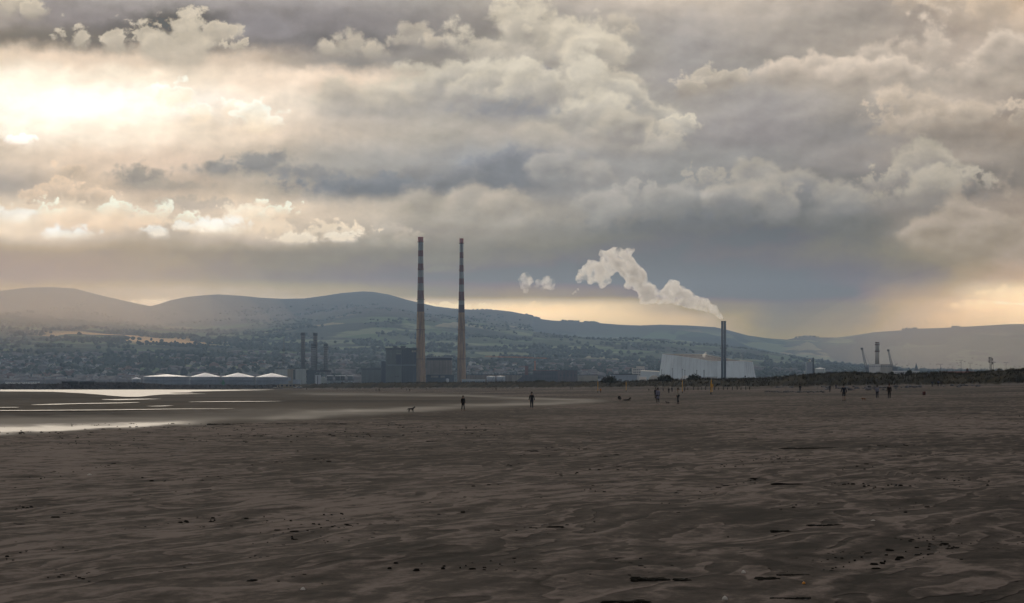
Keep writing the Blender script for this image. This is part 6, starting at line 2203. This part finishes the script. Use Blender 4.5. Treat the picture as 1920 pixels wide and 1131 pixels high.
def people():
    person(868.2, 770.3, 27.5, "person in a long black coat on the wet flats' edge, near the black dog", coat=.30, hair=(.05, .035, .02), face=20, stride=.17, arms=(.1, -.1), spread=.0)
    dog(770.8, 774, 12.5, "black dog trotting right along the edge of the wet flats", (.012, .011, .011), face=0)
    person(997, 767, 31, "person in black striding with arms swinging, alone on the sand right of the long coat", top=BLACK, legs=NAVY, hair=(.012, .010, .009), stride=.16, arms=(.12, .05), spread=.09)
    kneeler(1160.5, 751.8, 11, "person in black crouching on the sand near the leftmost yellow posts")
    dog(1175, 751.8, 13, "low dark dog stretched out on the sand beside the crouching person", (.02, .018, .017), face=10, lying=True)
    person(1233.6, 757, 29, "woman in a long pale lavender coat over dark trousers, back to back with a companion", top=(.20, .20, .26), legs=BLACK, shoe=(.4, .38, .36), hair=(.02, .013, .010), coat=.42, face=200, stride=.06, arms=(.0, .0), spread=.0)
    person(1229.2, 748.5, 21, "person in dark navy standing just behind the woman in the lavender coat", top=NAVY, legs=BLACK, face=150, stride=.05, spread=.0)
    person(1271.3, 757.4, 29.4, "person in a cream top and black trousers holding a lead, beside the third post", top=(.30, .27, .21), legs=BLACK, hair=(.02, .015, .01), face=-60, stride=.14, arms=(.55, .1), spread=.03)
    dog(1251.8, 757.8, 6.5, "small black dog standing in front of the person in a cream top", (.014, .012, .012), face=170, hs=.9)
    person(1254, 737.8, 11, "small far figure in black behind and left of the cream top", group="far walkers by the posts", face=180, stride=.1)
    person(1260, 735.6, 9.5, "small far figure in dark blue next to a taller one in black", top=(.02, .035, .06), legs=NAVY, group="far walkers by the posts", face=160, stride=.1)
    person(1243.4, 734.4, 7, "small far dark figure between the lavender coat and a taller far walker", group="far walkers by the posts", face=180, stride=.1)
    person(1216.6, 734.2, 6, "tiny far dark figure left of the lavender coat", group="far walkers by the posts", stride=.1)
    person(1283.5, 734, 7.5, "small far dark figure right of the third yellow post", group="far walkers by the posts", stride=.15, face=90)
    person(1126, 737.2, 9, "small figure in bright orange by the leftmost yellow post", top=(.55, .20, .02), legs=(.10, .04, .02), hair=(.35, .12, .02), stride=.16)
    person(1582.3, 752, 30.5, "person in a navy top and knee length shorts with bare calves, walking away at right", top=NAVY, legs=(.02, .016, .018), shorts=True, face=180, stride=.04, arms=(.1, .1), spread=.11, shoe=BLACK)
    dog(1619.3, 751.6, 7.5, "orange brown dog walking left with its dark muzzle lowered", (.20, .075, .022), face=160, head_down=True)
    person(1644.8, 747.8, 24.5, "slim person in a white and navy striped top and dark trousers", top=(.20, .20, .24), legs=(.014, .018, .032), hair=(.012, .011, .012), shoe=(.3, .3, .3), face=180, stride=.05, spread=.0, arms=(.0, .0))
    person(1667.4, 748.6, 27.8, "person in dark brown with a rust hood, walking away at far right", top=(.020, .012, .010), legs=BLACK, hair=(.06, .022, .014), hood=True, shoe=(.3, .29, .28), face=175, stride=.06, arms=(.12, .1), spread=.05)
    person(1500.3, 735.6, 15, "dark figure sitting upright among the dark boulders on open sand", top=BLACK, legs=CHAR, face=180, stride=.1, spread=.0, coat=.2)
    person(1556, 735.4, 13.5, "figure in dark navy among boulders left of the man in shorts", top=NAVY, legs=NAVY, face=180, stride=.1)
    person(1567.5, 730.5, 10, "small figure in blue by the dune edge left of the man in shorts", top=(.02, .025, .07), legs=NAVY, face=180, stride=.1)
    person(1748, 725.6, 12.5, "figure in dark blue standing by the far right dunes, left of a pair", top=(.014, .022, .04), legs=BLACK, face=180, stride=.06, spread=.0)
    person(1759.3, 725.0, 12.5, "figure in a blue and white top, middle of three by the far right dunes", top=(.08, .10, .16), legs=NAVY, face=180, stride=.06, spread=.0)
    person(1764.5, 724.6, 14.0, "tall figure in grey green, right of three by the far right dunes", top=(.07, .07, .055), legs=CHAR, hair=(.06, .055, .04), face=160, stride=.06, spread=.0)
    for px, py, h, lab in ((705, 734.6, 5.6, "tiny far figure, left one of a pair under the power station"), (711, 734.8, 6.4, "tiny far figure, right one of a pair under the power station"), (669, 731.4, 4.0, "tiny far figure left of the power station, near the dune line"),
                           (752.6, 731.2, 4.2, "tiny far figure under the dark power station wing"), (762.2, 733.2, 5.0, "tiny far figure, left one of a pair below the taller chimney"), (768.3, 734.6, 5.6, "tiny far figure, right one of a pair below the taller chimney"),
                           (799.5, 731.3, 3.8, "tiny lone far figure below the tan panelled block"), (924, 731.0, 4.0, "tiny far figure, shorter one of a pair below the small pale tanks"), (930, 732.4, 6.2, "tiny far figure, taller one of a pair below the small pale tanks"),
                           (975, 730.6, 5.2, "tiny lone far figure below the lean-to of the brick works"), (1069.6, 731.2, 5.6, "tiny far figure, left one of a pair below the brown end of the brick works"), (1072.8, 731.2, 6.2, "tiny far figure, right one of a pair below the brown end of the brick works"),
                           (575, 731.4, 4.2, "tiny far figure on the bright flats below the cream plant"), (632, 730.8, 4.4, "tiny far figure right of the fan coolers, at the dune line")):
        person(px, py, h, lab, group="tiny far walkers", stride=.15, face=float(rng.uniform(0, 360)))


people()


# ------------------------------------------------------------------ steam from the waste plant
def steam_material(density, name):
    m = bpy.data.materials.new(name)
    m.use_nodes = True
    t = NT(m.node_tree)
    t.n.clear()
    out = t.n.new('ShaderNodeOutputMaterial')
    v = t.n.new('ShaderNodeVolumePrincipled')
    v.inputs['Color'].default_value = (1.0, .985, .96, 1)
    P = t.n.new('ShaderNodeNewGeometry').outputs['Position']
    n = t.noise(P, .085, 4, .62)
    t.put(v.inputs['Density'], t.mr(n, .38, .60, density * .05, density * 1.6))
    v.inputs['Anisotropy'].default_value = .79
    m.cycles.volume_step_rate = .12
    t.l.new(v.outputs[0], out.inputs['Volume'])
    return m


def puff(name, label, balls, D, m, cat="steam", group=None, voxel=1.15, amp=1.0, seed=0):
    """balls: (px, py, radius px). One closed billowing surface round all of them, filled with steam"""
    bm = bmesh.new()
    for (px, py, r) in balls:
        rr = r * 1.16 * D / F
        bmesh.ops.create_icosphere(bm, subdivisions=3, radius=rr, matrix=Matrix.Translation((X(px, D), D + float(rng.normal()) * rr * .25, Z(py, D))))
    me = bpy.data.meshes.new(name)
    bm.to_mesh(me)
    bm.free()
    o = bpy.data.objects.new(name, me)
    COL.objects.link(o)
    md = o.modifiers.new("r", 'REMESH')
    md.mode = 'VOXEL'
    md.voxel_size = voxel
    dg = bpy.context.evaluated_depsgraph_get()
    me2 = bpy.data.meshes.new_from_object(o.evaluated_get(dg))
    me2.name = name
    o.modifiers.clear()
    o.data = me2
    # cauliflower billows: heaped cells in three sizes, pushed along the normals
    nv = len(me2.vertices)
    no = [v.normal.copy() for v in me2.vertices]
    for v, n in zip(me2.vertices, no):
        q = Vector(v.co) + Vector((seed, 0, 0))
        w = noise.noise_vector(q / (14 * amp)) * 4.0 * amp
        h = 0
        for sc, st in ((15, 6.2), (7, 3.4), (3.4, 1.9), (1.9, .9)):
            d1 = noise.voronoi((q + w) / (sc * amp))[0][0]
            h += (.42 - d1) * st * amp
        v.co = v.co + n * h
    me2.update()
    md = o.modifiers.new("r2", 'REMESH')
    md.mode = 'VOXEL'
    md.voxel_size = voxel
    dg = bpy.context.evaluated_depsgraph_get()
    me3 = bpy.data.meshes.new_from_object(o.evaluated_get(dg))
    me3.name = name
    o.modifiers.clear()
    o.data = me3
    me3.materials.clear()
    me3.materials.append(m)
    tag(o, label, cat, group)
    return o


def steam():
    D = 3955
    thick, thin = steam_material(.105, "dense_steam"), steam_material(.045, "thin_steam")
    path = [(1357, 601, 2.6), (1354, 597, 4), (1350, 592.5, 5.2), (1345, 588, 6.6), (1339, 582.5, 8), (1332, 578, 9.5), (1324, 573.5, 11), (1315, 570, 12.5), (1306, 566.5, 13.5), (1296, 563, 14.5), (1286, 559, 15.5), (1276, 555, 17), (1265, 551, 18),
            (1256, 552, 17), (1262, 540, 13), (1252, 545, 12), (1246, 558, 10)]
    plume2 = [(1233, 561, 11), (1222, 557, 15), (1214, 550, 16), (1208, 541, 15), (1201, 532, 17), (1226, 545, 10), (1195, 522, 18), (1188, 513, 19), (1180, 505, 19), (1172, 497, 19), (1162, 492, 19), (1150, 488, 17), (1140, 483, 15), (1133, 478, 10),
              (1165, 478, 12), (1178, 474, 9), (1186, 470, 4), (1152, 475, 12), (1185, 528, 12), (1178, 535, 8), (1206, 560, 9), (1215, 566, 8), (1240, 553, 7)]
    lobe = [(1128, 508, 13), (1116, 505, 14), (1104, 508, 13), (1105, 494, 7), (1094, 516, 11), (1086, 524, 8), (1110, 520, 12), (1122, 524, 9), (1128, 534, 7), (1134, 518, 9), (1142, 528, 6), (1143, 508, 9), (1150, 500, 8)]
    puff("steam_plume", "thick white steam plume streaming up and left from the twin flue stack", path + plume2 + lobe, D, thick)
    puff("steam_wisp", "left one of two loose white wisps drifting far left of the main plume", [(986, 520, 9), (980, 527, 9), (991, 526, 9), (985, 536, 9), (986, 545, 6)], D, thin, group="loose steam wisps", voxel=.9, amp=.6)
    puff("steam_wisp", "right one of two loose white wisps drifting left of the main plume", [(1009, 529, 6), (1007, 537, 5), (1027, 526, 9), (1035, 530, 8), (1022, 533, 9), (1031, 538, 8), (1016, 541, 5)], D, thin, group="loose steam wisps", voxel=.9, amp=.6)
    puff("steam_wisp", "thin streak of steam hanging below the plume's left end", [(1084, 543, 2.6), (1079, 547, 3), (1074, 551, 2.2), (1069, 555, 1.8)], D, thin, group="loose steam wisps", voxel=.7, amp=.35)
    puff("vent_steam", "small white steam jet from the left part of the waste plant's roof", [(1319, 668, 3.2), (1321.5, 666, 3.4), (1323.5, 663, 2.6), (1322.8, 661, 1.7), (1316, 669.3, 2)], 4050, thick, group="steam jets on the waste plant roof", voxel=.55, amp=.28)
    puff("vent_steam", "small white steam jet from the right end of the waste plant's roof", [(1389, 676.2, 2.6), (1391, 674, 2.8), (1390.2, 671.5, 1.8), (1392, 668, 1.2), (1389, 665.5, 1.4), (1393, 664.3, 1.3)], 4030, thick, group="steam jets on the waste plant roof", voxel=.55, amp=.28)


steam()


# ------------------------------------------------------------------ haze over the bay
def build_haze():
    g = MB()
    g.box(-7000, 7000, -300, 17500, -5.5, 640)
    m = bpy.data.materials.new("bay_haze")
    m.use_nodes = True
    t = NT(m.node_tree)
    t.n.clear()
    out = t.n.new('ShaderNodeOutputMaterial')
    v = t.n.new('ShaderNodeVolumePrincipled')
    v.inputs['Color'].default_value = (.44, .64, .93, 1)
    v.inputs['Density'].default_value = HAZE
    v.inputs['Anisotropy'].default_value = .75
    t.l.new(v.outputs[0], out.inputs['Volume'])
    tag(g.build("haze", m), kind='stuff')


HAZE = 3.0e-5
build_haze()


def build_mist():
    """added warm volumes imitating sun glow over the left-hand hills; one hazes the right ridge"""
    m = bpy.data.materials.new("glow_mist")
    m.use_nodes = True
    t = NT(m.node_tree)
    t.n.clear()
    out = t.n.new('ShaderNodeOutputMaterial')
    v = t.n.new('ShaderNodeVolumePrincipled')
    v.inputs['Color'].default_value = (1.0, .78, .56, 1)  # warm tint imitates sun glow in the added volumes
    v.inputs['Density'].default_value = MIST
    v.inputs['Anisotropy'].default_value = .8
    t.l.new(v.outputs[0], out.inputs['Volume'])
    for px, rx, rz in ((-80, 620, 540), (90, 560, 560), (290, 520, 500), (1900, 680, 390)):
        for f in (1.0, .82, .64, .46):
            bm2 = bmesh.new()
            bmesh.ops.create_icosphere(bm2, subdivisions=5, radius=1, matrix=Matrix.Translation((X(px, 9800), 9800, 60)) @ Matrix.Diagonal((rx * f, 3900 * (.5 + f * .5), rz * f, 1)))
            for v in bm2.verts:
                v.co.x += 60 * math.sin(v.co.z / 90 + px) * f
            me = bpy.data.meshes.new("added_mist")
            bm2.to_mesh(me)
            bm2.free()
            me.materials.append(m)
            o = bpy.data.objects.new("added_mist", me)
            COL.objects.link(o)
            tag(o, kind='stuff')

    # three thin volumes added and shaped as shafts of light over the left-hand hills
    for (x0, y0), (x1, y1), wpx in (((190, 470), (20, 690), 34), ((300, 465), (180, 690), 26), ((500, 470), (390, 680), 40)):
        a, b = Vector((X(x0, 10800), 10800, Z(y0, 10800))), Vector((X(x1, 10800), 10800, Z(y1, 10800)))
        rot = (b - a).to_track_quat('Z', 'Y').to_matrix().to_4x4()
        for f in (1.0, .7, .42):
            bm2 = bmesh.new()
            bmesh.ops.create_icosphere(bm2, subdivisions=4, radius=1, matrix=Matrix.Translation((a + b) / 2) @ rot @ Matrix.Diagonal((wpx * 2.05 * f, 1400 * f, (b - a).length * .5, 1)))
            me = bpy.data.meshes.new("light_shaft")
            bm2.to_mesh(me)
            bm2.free()
            me.materials.append(m)
            o = bpy.data.objects.new("light_shaft_mist", me)
            COL.objects.link(o)
            tag(o, kind='stuff')


MIST = 2.4e-5
build_mist()
